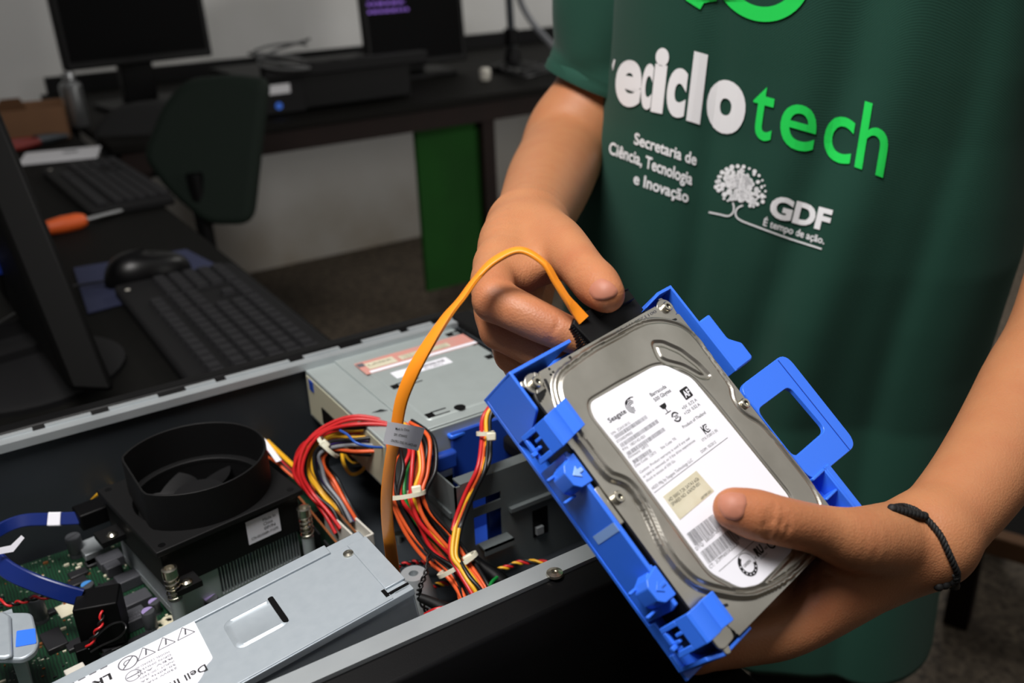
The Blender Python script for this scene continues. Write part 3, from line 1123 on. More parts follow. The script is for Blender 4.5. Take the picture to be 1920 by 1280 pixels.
# bright silver bracket and socket lever next to the cooler
block('socket_cover', 175, 1020, .018, .020, .006, M['steel'])
block('white_connector', 143, 1258, .011, .012, .012, M['white_plastic'])
block('barcode_sticker', 133, 1138, .016, .014, .0006, M['beige_label'], 8, 0)
for px, py in ((172, 1160), (302, 1172), (316, 1163)):
    c = at(px, py)
    MB().lathe([(.0048, 0), (.0046, .0006), (.0022, .0007), (.0021, 0)], c, 20).build('mounting_hole', M['beige_label'], mo)
mb = MB()
rg = random.Random(11)
for k in range(620):
    x, y = rg.uniform(-.10, .12), rg.uniform(.40, .64)
    s = rg.choice((.0008, .001, .0016))
    mb.mi = rg.choice((0, 0, 1, 2))
    mb.box((x, y, MBZ), (x + s * rg.choice((1, 2)), y + s, MBZ + s * .8), I)
tag(mb.build('surface_parts', [M['beige_label'], M['chip'], M['gold']], mo, smooth=0), kind='stuff')
mb = MB()
for px, py, w_, d_ in ((10, 1090, .028, .03), (20, 1135, .026, .02)):
    pass
for y0, y1, h in ((.60, .645, .016), (.545, .592, .014), (.50, .535, .013), (.45, .49, .016)):
    o = MB().box((-.112, y0, MBZ), (-.042, y1, MBZ + h * 1.9), I).build('rear_port', M['steel'], mo, bevel=.001)

# ------------------------------------------------------------------ memory modules
for k, (xa, lab) in enumerate(((.1845, 'green memory module nearest the white power plug'), (.1695, 'green memory module nearest the black processor fan'))):
    m_ = thing('memory_module', lab, 'memory module', (xa, .50, MBZ), group='memory modules')
    MB().box((0, -.062, .002), (.0013, .072, .031)).build('board', M['pcb'], m_)
    MB().box((-.0001, -.062, .031), (.0014, .072, .0316)).build('top_edge', M['gold'], m_)
    for j in range(6):
        MB().box((-.0012, -.052 + j * .02, .010), (.0, -.040 + j * .02, .022)).build('chip', M['chip'], m_)
for xa in (.1845, .1695):
    o = MB().box((xa - .003, .43, MBZ), (xa + .0045, .58, MBZ + .006), I).build('memory_slot', M['black_plastic'], mo, bevel=.0006)

# ------------------------------------------------------------------ processor cooler
cq = Vector((.1045, .566, 0))
TH = math.radians(9)
co = thing('processor_cooler', 'black processor fan with a round hood over a finned heatsink', 'cooler', Matrix.Translation((cq.x, cq.y, MBZ)) @ Matrix.Rotation(TH, 4, 'Z'))
S = .0435
# local heights over the board
mb = MB()
mb.box((-S, -S, .004), (S, S, .009))
for k in range(27):
    x = -S + .030 + (2 * S - .030) * k / 26
    mb.box((x - .00035, -S, .008), (x + .00035, S, .034))
for k in range(40):
    y = -S + 2 * S * k / 39
    mb.box((-S, y - .00035, .008), (-S + .0295, y + .00035, .034))
for k in range(9):
    yv = -S + 2 * S * k / 8
mb.build('heatsink_fins', M['steel'], co, smooth=0)
MB().cyl((0, 0, 0), .02, .006).build('heatsink_core', M['gold'], co)
R0 = .0415
n = 48
ring_o = [(.046 * math.cos(2 * PI * i / n), .046 * math.sin(2 * PI * i / n)) for i in range(n)]
# square frame with a round opening
sq = []
for i in range(n):
    a = 2 * PI * i / n
    c, s = math.cos(a), math.sin(a)
    q = (S + .003) / max(abs(c), abs(s))
    sq.append((q * c, q * s))
op = [(.041 * math.cos(2 * PI * i / n), .041 * math.sin(2 * PI * i / n)) for i in range(n)]
MB().prism(sq, .031, .060, hole=op).build('fan_frame', M['black_matte'], co, bevel=.0008)
MB().prism([(x * 1.06, y * 1.06) for x, y in sq], .058, .062, hole=op).build('top_plate', M['black_matte'], co, bevel=.0006)
# D-shaped hood: round with a flat on the left
rot = -TH


def dring(r, flat):
    out = []
    for i in range(n):
        a = 2 * PI * i / n
        x, y = r * math.cos(a), r * math.sin(a)
        out.append((max(x, flat), y))
    return out


Rz = Matrix.Rotation(-TH + math.radians(2), 4, 'Z')
MB().prism(dring(.0470, -.0385), .060, .0875, Rz, hole=dring(.0456, -.0371)).build('hood', M['black_matte'], co, bevel=.0004)
fan = MB().lathe([(.0175, .040), (.0175, .058), (.0165, .060), (0, .0605)], (0, 0, 0), 32).build('fan_hub', M['dark_grey'], co)
for k in range(7):
    a0 = 2 * PI * k / 7 + .25
    vs, fs = [], []
    for j in range(7):
        r = .0165 + (.0395 - .0165) * j / 6
        for i in range(7):
            u = i / 6
            a = a0 + u * .62 + .35 * (j / 6) ** 1.3
            z = .057 - .014 * u + .0008 * math.sin(u * PI)
            vs.append(Vector((r * math.cos(a), r * math.sin(a), z)))
    vs += [v - Vector((0, 0, .0012)) for v in vs]
    m_ = 49
    for j in range(6):
        for i in range(6):
            q = j * 7 + i
            fs += [(q, q + 1, q + 8, q + 7), (m_ + q + 7, m_ + q + 8, m_ + q + 1, m_ + q)]
    for i in range(6):
        fs += [(i, i + 1, m_ + i + 1, m_ + i), (42 + i + 1, 42 + i, m_ + 42 + i, m_ + 42 + i + 1), (i * 7, i * 7 + 7, m_ + i * 7 + 7, m_ + i * 7), (i * 7 + 13, i * 7 + 6, m_ + i * 7 + 6, m_ + i * 7 + 13)]
    MB().add(vs, fs).build('fan_blade', M['dark_grey'], co, smooth=60)
for sx in (-1, 1):
    for sy in (-1, 1):
        MB().cyl((sx * .0435, sy * .0435, .0605), .0022, .0017).build('corner_hole', M['black_gloss'], co)
# spring screws on posts, round-head screws
for x, y in ((-.0455, -.0545), (.0455, -.0545), (.0455, .0545)):
    MB().cyl((x, y, .0), .004, .030).build('post', M['steel'], co)
    pts = [(x + .0042 * math.cos(t * 2 * PI), y + .0042 * math.sin(t * 2 * PI), .030 + .0034 * t) for t in np.linspace(0, 5, 61)]
    MB().tube(pts, .0006, 6, smooth=False).build('spring', M['chrome'], co)
    MB().lathe([(.0028, .030), (.0028, .046), (.0046, .0465), (.0046, .052), (.003, .0525), (.0028, .0505), (0, .0505)], (x, y, 0), 20).build('spring_screw', M['chrome'], co)
for x, y, z in ((-.0375, -.0555, .0375), (-.0535, .02, .042)):
    MB().box((x - .008, y - .004, z - .004), (x + .008, y + .012, z)).build('screw_ear', M['black_matte'], co)
    MB().lathe([(.0038, z), (.0036, z + .0014), (.0022, z + .0026), (0, z + .003)], (x, y, 0), 18).build('round_screw', M['chrome'], co)
lb = MB().box((-.0115, -.0003, -.0085), (.0115, 0, .0085), Matrix.Translation((.020, -S - .0030, .046))).build('label', M['white_label'], co)
p = Print()
rg = random.Random(2)
p.line_text('Made In', (0, .004), (.009, .004), .0022)
p.line_text('China', (0, .0008), (.0065, .0008), .0022)
p.line_text('0P/N', (0, -.0024), (.008, -.0024), .002)
p.line_text('CN-0D3A8R-71070', (-.0095, -.0058), (.0095, -.0058), .0018)
p.build('label_print', lambda x, y: Vector((.020 + x, -S - .0035, .046 + y)), M['ink'], lb)

# ------------------------------------------------------------------ power supply, swung up at its right end
x1, y0, y1 = .1525, .3445, .406
tilt = math.radians(7.2)
PSU = Matrix.Translation((x1, y0, .8615)) @ Matrix.Rotation(-tilt, 4, 'Y') @ Matrix.Rotation(math.radians(1.0), 4, 'Z')
ps = thing('power_supply', 'grey steel power supply box with white rating label', 'power supply', PSU)
L_ = .205
MB().box((-L_, 0, -.075), (0, y1 - y0, -.0012)).build('housing', M['steel_light'], ps, bevel=.0012)
mb = MB()
mb.box((-L_, .0, -.0012), (-.011, .0525, 0))
mb.box((-.011, .0085, -.0012), (0, .0525, 0))
mb.box((-.009, .002, -.0012), (-.0002, .0062, -.0006))
mb.box((-L_, -.0006, -.0045), (0, .0035, -.0006))
mb.build('lid', M['steel_light'], ps, bevel=.0004)
mb = MB()
mb.box((-L_, .0535, -.0012), (-.020, y1 - y0, .0003))
mb.build('rear_flange', M['steel_light'], ps, bevel=.0005)
MB().box((-.0125, .0035, -.0008), (-.0005, .0048, .00012)).build('lid_slot', M['black_plastic'], ps)
MB().prism([(-.0135, .0025), (-.0115, .0025), (-.0115, .0085), (-.0135, .0085)], -.0008, .00012).build('lid_slot', M['black_plastic'], ps)
MB().lathe([(.0028, 0), (.0027, .0008), (.0012, .0013), (0, .001)], (-.0135, .0455, 0), 20).build('rivet', M['chrome'], ps)
# pressed finger recess with an open slot
mb = MB()
A = rrect(-.0815, .0210, -.0575, .0410, .003)
B = rrect(-.080, .0225, -.059, .0395, .0025)
n_ = len(A)
mb.add([Vector((*p, .0009)) for p in A] + [Vector((*p, .0001)) for p in rrect(-.083, .0195, -.056, .0425, .0045)] + [Vector((*p, .0002)) for p in B],
       [(i, (i + 1) % n_, n_ + (i + 1) % n_, n_ + i) for i in range(n_)] + [((i + 1) % n_, i, 2 * n_ + i, 2 * n_ + (i + 1) % n_) for i in range(n_)] + [tuple(range(2 * n_, 3 * n_))])
mb.build('finger_recess', M['steel_light'], ps, smooth=50)
MB().prism(rrect(-.0592, .0208, -.0564, .0425, .001), -.0006, .0011).build('recess_slot', M['black_plastic'], ps)
lab = MB().prism(round_poly([(-.215, .0125), (-.1040, .0125), (-.0998, .0165), (-.0976, .0206), (-.0934, .0224), (-.0928, .0550), (-.215, .0555)], .002), 0, .00025).build('rating_label', M['white_label'], ps, smooth=0)
p = Print()


def up_text(s, x0, y, wd, h, b=0, mi=0):
    # printed upside down as seen here: reading direction is -x
    p.line_text(s, (x0, y), (x0 - wd, y), h, b, mi)


up_text('Dell Inc.', -.0975, .0218, .021, .0044, .012, 0)
up_text('ROUND ROCK TX', -.1200, .0200, .022, .0018, 0, 1)
up_text('LR', -.1345, .0478, .0085, .0045, .03, 0)
for k in range(6):
    up_text(('MODEL L250AD-00', 'DP/N 0MH596', 'REV A01', 'INPUT 100-240V', '50-60Hz 4A', '250W MAX')[k], -.1085, .0425 - k * .0026, .016, .0013, 0, 1)
p.arc((-.1262, .0485), .0040, .0046, 0, 360, 1)
p.line((-.1292, .0455), (-.1232, .0515), .0006, 1)
p.arc((-.1262, .0485), .0016, .0021, 40, 220, 1)
p.arc((-.1262, .0385), .0032, .0036, 0, 360, 1)
p.line((-.1292, .0385), (-.1232, .0385), .0006, 1)
for cx in (-.118, -.1085, -.0990):
    for a, b in (((cx - .0042, .0462), (cx + .0042, .0462)), ((cx + .0042, .0462), (cx, .0535)), ((cx, .0535), (cx - .0042, .0462))):
        p.line(a, b, .0004, 1)
    p.line((cx, .0475), (cx + .001, .0515), .0008, 1)
for k in range(14):
    p.line((-.1345 - k * .0050, .0535), (-.1378 - k * .0050, .0535), .0007, 1)
p.build('label_print', lambda x, y: Vector((x, y, .0004)), [M['ink'], M['ink_grey']], lab)

# ------------------------------------------------------------------ optical drive
DZ = .845
od = thing('optical_drive', 'grey optical disc drive in the far right of the opened case', 'optical drive', (.29, .58, DZ))
I = loc((.29, .58, DZ))
ox0, ox1, oy0, oy1 = .2155, .347, .507, .653
MB().box((ox0, oy0, DZ - .041), (ox1, oy1, DZ - .001), I).build('body', M['drive_top'], od, bevel=.0008)
mb = MB()
mb.box((ox0 + .024, oy0 + .001, DZ - .001), (ox1, oy1 - .001, DZ + .0004), I)
mb.build('top_plate', M['drive_top'], od, bevel=.0005)
mb = MB()
A = rrect(ox0 + .036, oy0 + .010, ox1 - .004, oy1 - .010, .004)
B = rrect(ox0 + .0375, oy0 + .0115, ox1 - .0055, oy1 - .0115, .003)
n_ = len(A)
mb.add([I @ Vector((*q, DZ + .0005)) for q in A] + [I @ Vector((*q, DZ + .0016)) for q in B], [(i, (i + 1) % n_, n_ + (i + 1) % n_, n_ + i) for i in range(n_)] + [tuple(range(n_, 2 * n_))])
mb.build('raised_panel', M['drive_top'], od, smooth=30)
MB().box((ox0 - .0006, oy0 + .004, DZ - .038), (ox0, oy1 - .003, DZ - .0045), I).build('rear_plate', M['drive_beige'], od)
MB().box((ox0 - .0012, oy1 - .017, DZ - .014), (ox0 - .0006, oy1 - .009, DZ - .0055), I).build('rear_mark', M['blue_dark'], od)
MB().box((ox0 - .0015, oy0 + .055, DZ - .034), (ox0 - .0004, oy0 + .115, DZ - .021), I).build('data_socket', M['black_plastic'], od)
for px, py, lx in ((735, 727, .024), (800, 781, .017), (838, 629, .022), (912, 671, .018)):
    c = I @ zp(px, py, DZ + .0017)
    mb = MB()
    for a, b in (((0, 0), (.006, .007)), ((.005, .006), (lx, .0075)), ((.005, .0), (lx, .0012))):
        mb.box((c.x + a[0], c.y + a[1] - .003, .00165), (c.x + b[0], c.y + b[1] - .003, .00178))
    mb.build('spring_slot', M['black_plastic'], od, smooth=0)
q = I @ zp(862, 763, DZ + .0017)
MB().cyl((q.x, q.y, .0016), .0042, .0002).build('round_hole', M['black_plastic'], od)
a, b = I @ zp(676, 696, DZ), I @ zp(835, 645, DZ)
st = MB().box((a.x, a.y - .012, .0016), (a.x + .098, a.y + .012, .00178)).build('warning_sticker', M['red_paper'], od, smooth=0)
p = Print()
p.rect(.004, -.0115, .098, -.0072, 1)
p.rect(.006, -.005, .03, .007, 2)
p.rect(.034, -.004, .078, .004, 2)
for k in range(3):
    p.line_text(('CLASS 1 LASER PRODUCT', 'CAUTION INVISIBLE LASER', 'RADIATION WHEN OPEN')[k], (.036, .0018 - k * .0026), (.076, .0018 - k * .0026), .0016, 0, 0)
p.line_text('LASER', (.008, .001), (.028, .001), .003, 0, 0)
p.rect(.0005, .003, .006, .010, 0)
p.build('sticker_print', lambda x, y: Vector((a.x + x, a.y + y, .0019 + y * 0)), [M['ink_grey'], M['white_label'], M['beige_label']], st)
q = I @ zp(800, 690, DZ)
st2 = MB().box((q.x - .028, q.y - .006, .0016), (q.x + .02, q.y + .006, .00178)).build('barcode_sticker', M['white_label'], od, smooth=0)
p = Print()
p.barcode((q.x - .01, q.y - .001), (q.x + .016, q.y - .001), .004, 40)
p.line_text('A1801', (q.x - .004, q.y - .0045), (q.x + .012, q.y - .0045), .002)
p.build('sticker_print', lambda x, y: Vector((x, y, .0019)), M['ink_grey'], st2)
q = I @ zp(695, 772, DZ)
MB().add([Vector((q.x, q.y, -.0008)), Vector((q.x + .012, q.y - .004, -.0008)), Vector((q.x + .006, q.y - .004, .002))], [(0, 1, 2)]).build('punched_tab', M['steel_dark'], od, smooth=0)

# ------------------------------------------------------------------ blue drive bracket standing in the case
bb = thing('drive_bracket', 'blue plastic drive bracket standing in the cage below the optical drive', 'bracket', (.30, .49, FLO))
I = loc((.30, .49, FLO))
MB().box((.262, .503, FLO + .001), (.345, .506, .838), I).build('back_plate', M['blue_dark'], bb)
MB().prism(round_poly([(.260, .5015), (.345, .512), (.345, .528), (.262, .527)], .004), .8345, .8375, I).build('top_ledge', M['blue'], bb, bevel=.0008)
MB().box((.2445, .496, .816), (.262, .503, .829), I).build('side_tab', M['blue_dark'], bb, bevel=.002)
MB().box((.300, .470, .812), (.325, .502, .826), I).build('rubber_mount', M['dark_grey'], bb, bevel=.004)
MB().box((.240, .47, FLO + .001), (.345, .503, FLO + .004), I).build('lower_shelf', M['blue_dark'], bb)
MB().box((.262, .459, FLO + .004), (.345, .462, .826), I).build('front_plate', M['blue_dark'], bb)

# ------------------------------------------------------------------ grey latch lever at the left edge
lt = thing('latch_lever', 'grey latch lever with a blue sticker at the left of the circuit board', 'latch', zp(35, 1195, .80))
I = loc(zp(35, 1195, .80))
mb = MB()
mb.prism(round_poly([tuple((I @ zp(x, y, .80))[:2]) for x, y in ((-60, 1155), (62, 1155), (75, 1210), (68, 1228), (45, 1243), (-60, 1240))], .004), -.001, .003)
mb.build('plate', M['steel_light'], lt, bevel=.0015)
mb = MB()
q = [(I @ zp(x, y, .803))[:2] for x, y in ((-60, 1153), (10, 1153), (22, 1160), (25, 1235), (10, 1240), (-60, 1240))]
mb.prism(q, .003, .006)
mb.build('rib', M['steel_light'], lt, bevel=.002)
mb = MB()
mb.prism(round_poly([tuple((I @ zp(x, y, .8035))[:2]) for x, y in ((31, 1182), (66, 1177), (68, 1205), (29, 1212))], .001), .0031, .0034)
mb.build('blue_sticker', M['blue'], lt, smooth=0)
MB().box((-.006, -.01, -.045), (.0, .03, 0.0)).build('stem', M['steel_light'], lt)

# ------------------------------------------------------------------ wires
wh = thing('wire_harness', 'thick bundle of coloured power wires with cable ties in the case', 'wires', zp(740, 850, .80))
I = loc(zp(740, 850, .80))


def bundle(parent, path, cols, spread, r=.00135, seed=1, depth=.6):
    """path: (px, py, z, width scale); wires fan out across the path and along the line of sight"""
    rg = random.Random(seed)
    pts = [zp(a, b, c) for a, b, c, _ in path]
    sc = [q[3] for q in path]
    n = len(pts)
    lat = []
    for i in range(n):
        t = (pts[min(i + 1, n - 1)] - pts[max(i - 1, 0)]).normalized()
        v = (pts[i] - CAM).normalized()
        l = t.cross(v)
        l.normalize()
        lat.append((l, t.cross(l).normalized()))
    nw = len(cols)
    for k, c in enumerate(cols):
        u = (k + .5) / nw * 2 - 1
        w0 = rg.uniform(-1, 1) * depth
        out = []
        for i in range(n):
            j = rg.uniform(-.14, .14)
            out.append(I @ (pts[i] + lat[i][0] * spread * sc[i] * (u + j) + lat[i][1] * spread * sc[i] * (w0 + rg.uniform(-.12, .12)) * .8))
        MB().tube(out, r, 8, per=7).build('wire', WIRE[c], parent, smooth=60)


def tie(parent, px, py, z, ax_px, rx, ry, head_px):
    """cable tie: flat band round a bundle whose direction in the picture is ax_px"""
    c = zp(px, py, z)
    t = (CR * ax_px[0] - CU * ax_px[1]).normalized()
    v = (c - CAM).normalized()
    l = t.cross(v).normalized()
    w_ = l.cross(t).normalized()
    n = 28
    vs, fs = [], []
    for i in range(n):
        a = 2 * PI * i / n
        for q, s in ((1, -1), (1, 1), (1.13, 1), (1.13, -1)):
            vs.append(I @ (c + l * (rx * q * math.cos(a)) + w_ * (ry * q * math.sin(a)) + t * (s * .0013)))
    for i in range(n):
        for k in range(4):
            fs.append((i * 4 + k, i * 4 + (k + 1) % 4, ((i + 1) % n) * 4 + (k + 1) % 4, ((i + 1) % n) * 4 + k))
    o = MB().add(vs, fs).build('cable_tie', M['tie'], parent, smooth=50)
    h = zp(*head_px, z + .004)
    Q = Matrix.Translation(I @ h) @ Matrix((l, t, w_)).transposed().to_4x4()
    MB().box((-.003, -.0026, -.0022), (.003, .0026, .0022), Q).build('tie_head', M['tie'], o, bevel=.0008)


# white plug on the board with wires rising out of it, looping left, over, and under the label
pq = zp(648, 965, .79)
A_ = [(652, 985, .782, .9), (632, 950, .792, .9), (604, 915, .80, 1.1), (586, 880, .812, 1.2), (592, 845, .824, .95), (620, 822, .832, 1.0), (670, 815, .836, 1.35), (730, 822, .834, 1.2), (765, 850, .826, 1.0)]
bundle(wh, A_, ['black', 'orange', 'orange', 'grey', 'purple', 'black', 'yellow', 'yellow', 'yellow', 'black', 'red', 'red', 'red'], .0105, seed=3)
A2 = [(660, 990, .78, .9), (640, 945, .80, .9), (625, 900, .795, .8), (610, 870, .80, 1.0), (580, 850, .80, 1.0), (570, 830, .815, .8), (600, 815, .83, .7), (650, 800, .838, .8), (705, 806, .838, .9), (740, 830, .832, 1.0)]
bundle(wh, [(655, 985, .778, .9), (622, 940, .782, 1), (585, 915, .785, 1.0), (562, 875, .80, .8), (572, 838, .815, .7), (612, 822, .828, .7), (660, 803, .836, .8), (712, 806, .836, .9), (760, 840, .83, .9)], ['red', 'orange', 'orange', 'red', 'red'], .0045, seed=5)
MB().tube([I @ zp(x, y, z) for x, y, z in ((638, 807, .844), (652, 815, .847), (668, 830, .846), (700, 838, .842), (735, 838, .836))], .0009, 8).build('wire', WIRE['blue'], wh, smooth=60)
bundle(wh, [(640, 845, .80, 1), (645, 870, .80, 1), (658, 888, .798, 1), (676, 884, .80, 1), (690, 868, .81, 1), (715, 850, .82, 1)], ['yellow'], .001, seed=8)
bundle(wh, [(645, 842, .79, 1), (662, 862, .79, 1), (685, 862, .8, 1), (712, 880, .8, 1), (740, 860, .81, 1)], ['black', 'yellow', 'black', 'red', 'yellow'], .005, seed=9)
# second half going down beside the orange cable
B_ = [(752, 808, .850, 1.0), (774, 838, .850, 1.3), (772, 880, .842, 1.35), (764, 930, .830, 1.0), (786, 975, .816, .95), (820, 1020, .802, 1.0), (862, 1062, .79, .8), (890, 1110, .785, .9), (905, 1150, .778, 1.0), (915, 1180, .765, 1.0)]
bundle(wh, B_, ['black', 'orange', 'black', 'orange', 'yellow', 'red', 'green', 'red', 'black', 'black', 'orange', 'orange'][::-1], .0118, seed=4, depth=.35)
bundle(wh, [(786, 808, .848, 1), (800, 850, .842, 1), (790, 900, .834, 1), (777, 945, .822, .8), (812, 1000, .80, 1), (850, 1055, .785, .8), (875, 1105, .78, 1), (880, 1160, .77, 1)], ['orange', 'black', 'orange', 'black', 'black'], .006, seed=6)
tie(wh, 763, 927, .832, (.15, 1), .0105, .0075, (781, 918))
tie(wh, 858, 1058, .793, (.5, .85), .0125, .008, (878, 1047))
tie(wh, 616, 838, .828, (.75, -.75), .0085, .0065, (609, 833))
# white 24-way plug
Q = Matrix.Translation(I @ Vector((zp(652, 968, .79).x, zp(652, 968, .79).y, MBZ + .002))) @ Matrix.Rotation(math.radians(4), 4, 'Z')
MB().prism(rrect(-.0062, -.025, .0062, .027, .001), 0, .026, Q, hole=rrect(-.0048, -.0235, .0048, .0255, .0008)).build('board_plug', M['white_plastic'], wh, bevel=.0004)
MB().box((-.0048, -.0235, 0), (.0048, .0255, .016), Q).build('plug_body', M['white_plastic'], wh)

# drive power lead running up behind the blue bracket
dl = thing('drive_power_lead', 'thin lead of five wires rising to the held drive tray', 'wires', zp(900, 870, .82))
I = loc(zp(900, 870, .82))
D_ = [(965, 745, .868, 1.2), (938, 757, .866, 1.2), (912, 785, .858, .9), (908, 830, .85, .8), (902, 880, .84, 1.0), (878, 930, .825, 1.0), (858, 985, .81, .9), (850, 1035, .802, .9), (866, 1070, .797, .8), (892, 1110, .79, 1.0), (912, 1150, .78, 1.2)]
bundle(dl, D_, ['red', 'orange', 'black'], .0038, .0014, seed=12, depth=.4)
bundle(dl, [(968, 738, .868, 1), (940, 748, .868, 1), (916, 780, .86, .9), (916, 830, .85, .9), (912, 870, .842, 1.0), (884, 925, .826, .8), (862, 975, .812, 1.2), (853, 1030, .803, 1), (874, 1078, .797, .8), (900, 1112, .79, 1.4), (905, 1150, .78, 1.2)], ['yellow', 'black'], .0022, .0014, seed=14, depth=.3)
bundle(dl, [(857, 990, .812, 1), (852, 1040, .803, 1), (868, 1065, .798, .9), (890, 1100, .79, 1.6), (893, 1150, .78, 1.5)], ['yellow', 'yellow'], .002, .0014, seed=15)
tie(dl, 910, 812, .855, (.05, 1), .0052, .0042, (921, 818))

# thin twisted leads on the floor of the case
I0 = loc((0, 0, 0))


def twisted(name, label, cat, path, cols, r=.0009, turns=10, off=.0011):
    q0 = zp(*path[0])
    t = thing(name, label, cat, q0)
    sp_ = spline([zp(*q) for q in path], 14)
    fr = frames(sp_)
    n = len(sp_)
    for k, c in enumerate(cols):
        pts = []
        for i, (p_, (tt, a, b)) in enumerate(zip(sp_, fr)):
            an = turns * 2 * PI * i / n + k * 2 * PI / len(cols)
            pts.append(p_ - q0 + a * off * math.cos(an) + b * off * math.sin(an))
        MB().tube(pts, r, 7, smooth=False).build('wire', WIRE[c], t, smooth=60)
    return t


t = twisted('fan_lead', 'red and black twisted lead crossing the circuit board', 'wires', [(-20, 1118, .785), (15, 1132, .784), (40, 1128, .784), (70, 1120, .786), (110, 1118, .788), (150, 1113, .79), (178, 1120, .792), (189, 1140, .79), (190, 1165, .786), (178, 1190, .78), (164, 1215, .772)], ['red', 'black'], .0008, 9)
MB().box((-.006, -.004, 0), (.006, .004, .012), Matrix.Translation(zp(165, 1228, MBZ + .006) - t.location + Vector((0, 0, -.004)))).build('plug', M['black_plastic'], t, bevel=.0006)
MB().tube([zp(*q) - t.location for q in ((178, 1195, .778), (205, 1172, .785), (228, 1166, .786), (236, 1178, .785), (222, 1195, .78), (190, 1210, .775), (170, 1222, .772))], .0006, 6).build('wire', WIRE['black'], t)
twisted('speaker_lead', 'red and black twisted lead behind the mounting boss', 'wires', [(742, 1062, .77), (775, 1054, .768), (805, 1056, .765), (840, 1058, .763)], ['red', 'black'], .0008, 6)
twisted('switch_lead', 'red, yellow and black twisted lead on the case floor', 'wires', [(785, 1110, .775), (815, 1098, .772), (850, 1090, .768), (900, 1078, .765), (945, 1065, .765), (985, 1053, .765), (1060, 1058, .765)], ['red', 'yellow', 'black'], .0009, 9)
twisted('thin_black_lead', 'thin black twisted lead hanging over the mounting boss', 'wires', [(805, 1040, .80), (800, 1070, .80), (788, 1100, .795), (786, 1120, .785), (800, 1145, .78)], ['black', 'black'], .0007, 5)
q = zp(800, 1130, .785)
sl = thing('sleeved_cable', 'black sleeved cable lying beside the power supply', 'cable', q)
MB().tube([zp(*p_) - q for p_ in ((788, 1120, .79), (812, 1130, .788), (840, 1145, .784), (862, 1155, .78))], [.0026, .0032, .0045, .005], 12).build('sleeve', M['black_matte'], sl)
MB().tube([zp(*p_) - q for p_ in ((797, 1152, .80), (815, 1143, .805), (835, 1140, .805), (840, 1152, .80), (836, 1168, .79))], .0012, 8).build('wire', WIRE['red'], sl)
MB().tube([zp(*p_) - q for p_ in ((802, 1172, .80), (822, 1163, .80), (850, 1158, .79))], .0014, 8).build('wire', WIRE['red'], sl)
q = zp(905, 1060, .785)
s2 = thing('sleeved_cable', 'black corrugated cable sleeve behind the lower cable tie', 'cable', q)
MB().tube([zp(*p_) - q for p_ in ((880, 1040, .79), (905, 1062, .786), (930, 1082, .782), (950, 1105, .776), (960, 1130, .768))], [.003, .0035, .0055, .006, .006], 12).build('sleeve', M['black_plastic'], s2)
MB().tube([zp(*p_) - q for p_ in ((917, 1100, .79), (923, 1090, .79), (932, 1082, .788))], .0011, 8).build('wire', WIRE['green'], s2)
# yellow wires behind the fan
q = zp(430, 800, .80)
yl = thing('fan_power_lead', 'yellow wires arching behind the processor fan', 'wires', q)
for k in range(2):
    MB().tube([zp(*p_) - q for p_ in ((350, 796 + 6 * k, .79), (385, 781 + 4 * k, .80), (428, 782 + 5 * k, .806), (475, 802 + 6 * k, .80), (512, 835 + 5 * k, .79), (560, 880 + 4 * k, .785))], .0011, 8).build('wire', WIRE['yellow'], yl)
for k, c in enumerate(('red', 'black', 'orange')):
    MB().tube([zp(*p_) - q for p_ in ((490, 840 + 5 * k, .78), (515, 852 + 6 * k, .785), (545, 880 + 5 * k, .78), (575, 905 + 4 * k, .775))], .001, 8).build('wire', WIRE[c], yl)
MB().add([zp(*p_) - q for p_ in ((486, 822, .80), (497, 822, .80), (528, 862, .79), (518, 866, .79))], [(0, 1, 2, 3)]).build('white_tag', M['white_label'], yl)
MB().tube([zp(*p_) - q for p_ in ((172, 938, .79), (185, 925, .80), (200, 917, .80), (220, 905, .79))], .0012, 8).build('wire', WIRE['yellow'], yl)
twisted('front_lead', 'orange twisted lead along the far wall of the case', 'wires', [(505, 838, .775), (540, 826, .775), (570, 815, .775), (600, 812, .772)], ['orange', 'black'], .0008, 5)

# blue data cables at the lower left
q = zp(90, 972, .80)
bl = thing('blue_data_cable', 'flat blue data cable with a white tag left of the fan', 'cable', q)
pp_ = [(-60, 1015, .80), (-20, 1003, .80), (15, 985, .80), (50, 975, .80), (100, 973, .80), (150, 971, .80)]
MB().ribbon([zp(*p_) - q for p_ in pp_], [CU * 1.0 + CF * .2] * len(pp_), .0085, .003).build('cable', WIRE['navy'], bl)
MB().ribbon([zp(*p_) - q for p_ in ((92, 973, .8003), (103, 973, .8003), (115, 972.5, .8003))], [CU + CF * .2] * 3, .0092, .0036).build('white_band', M['white_label'], bl)
MB().box((-.002, -.009, -.006), (.03, .008, .006), Matrix.Translation(zp(150, 970, .80) - q) @ Matrix.Rotation(math.radians(8), 4, 'Z')).build('plug', M['black_plastic'], bl, bevel=.001)
q = zp(80, 1095, .79)
bl = thing('blue_data_cable', 'flat blue data cable curving to a black plug on the circuit board', 'cable', q)
pp_ = [(-60, 1000, .815), (-20, 1035, .812), (15, 1068, .808), (60, 1090, .804), (110, 1108, .798), (152, 1120, .792)]
MB().ribbon([zp(*p_) - q for p_ in pp_], [CU + CF * .3, CU + CF * .3, CU + CF * .3, CU + CR * .3, CU + CR * .3, CU + CR * .3], .0105, .003).build('cable', WIRE['navy'], bl)
MB().box((-.012, -.010, -.026), (.013, .010, .004), Matrix.Translation(zp(182, 1128, .79) - q) @ Matrix.Rotation(math.radians(-18), 4, 'Z')).build('plug', M['black_plastic'], bl, bevel=.001)
fl = [zp(-10, 1028, .822), zp(20, 1022, .822), zp(40, 1003, .824), zp(46, 1008, .822), zp(25, 1034, .818), zp(-8, 1040, .818)]
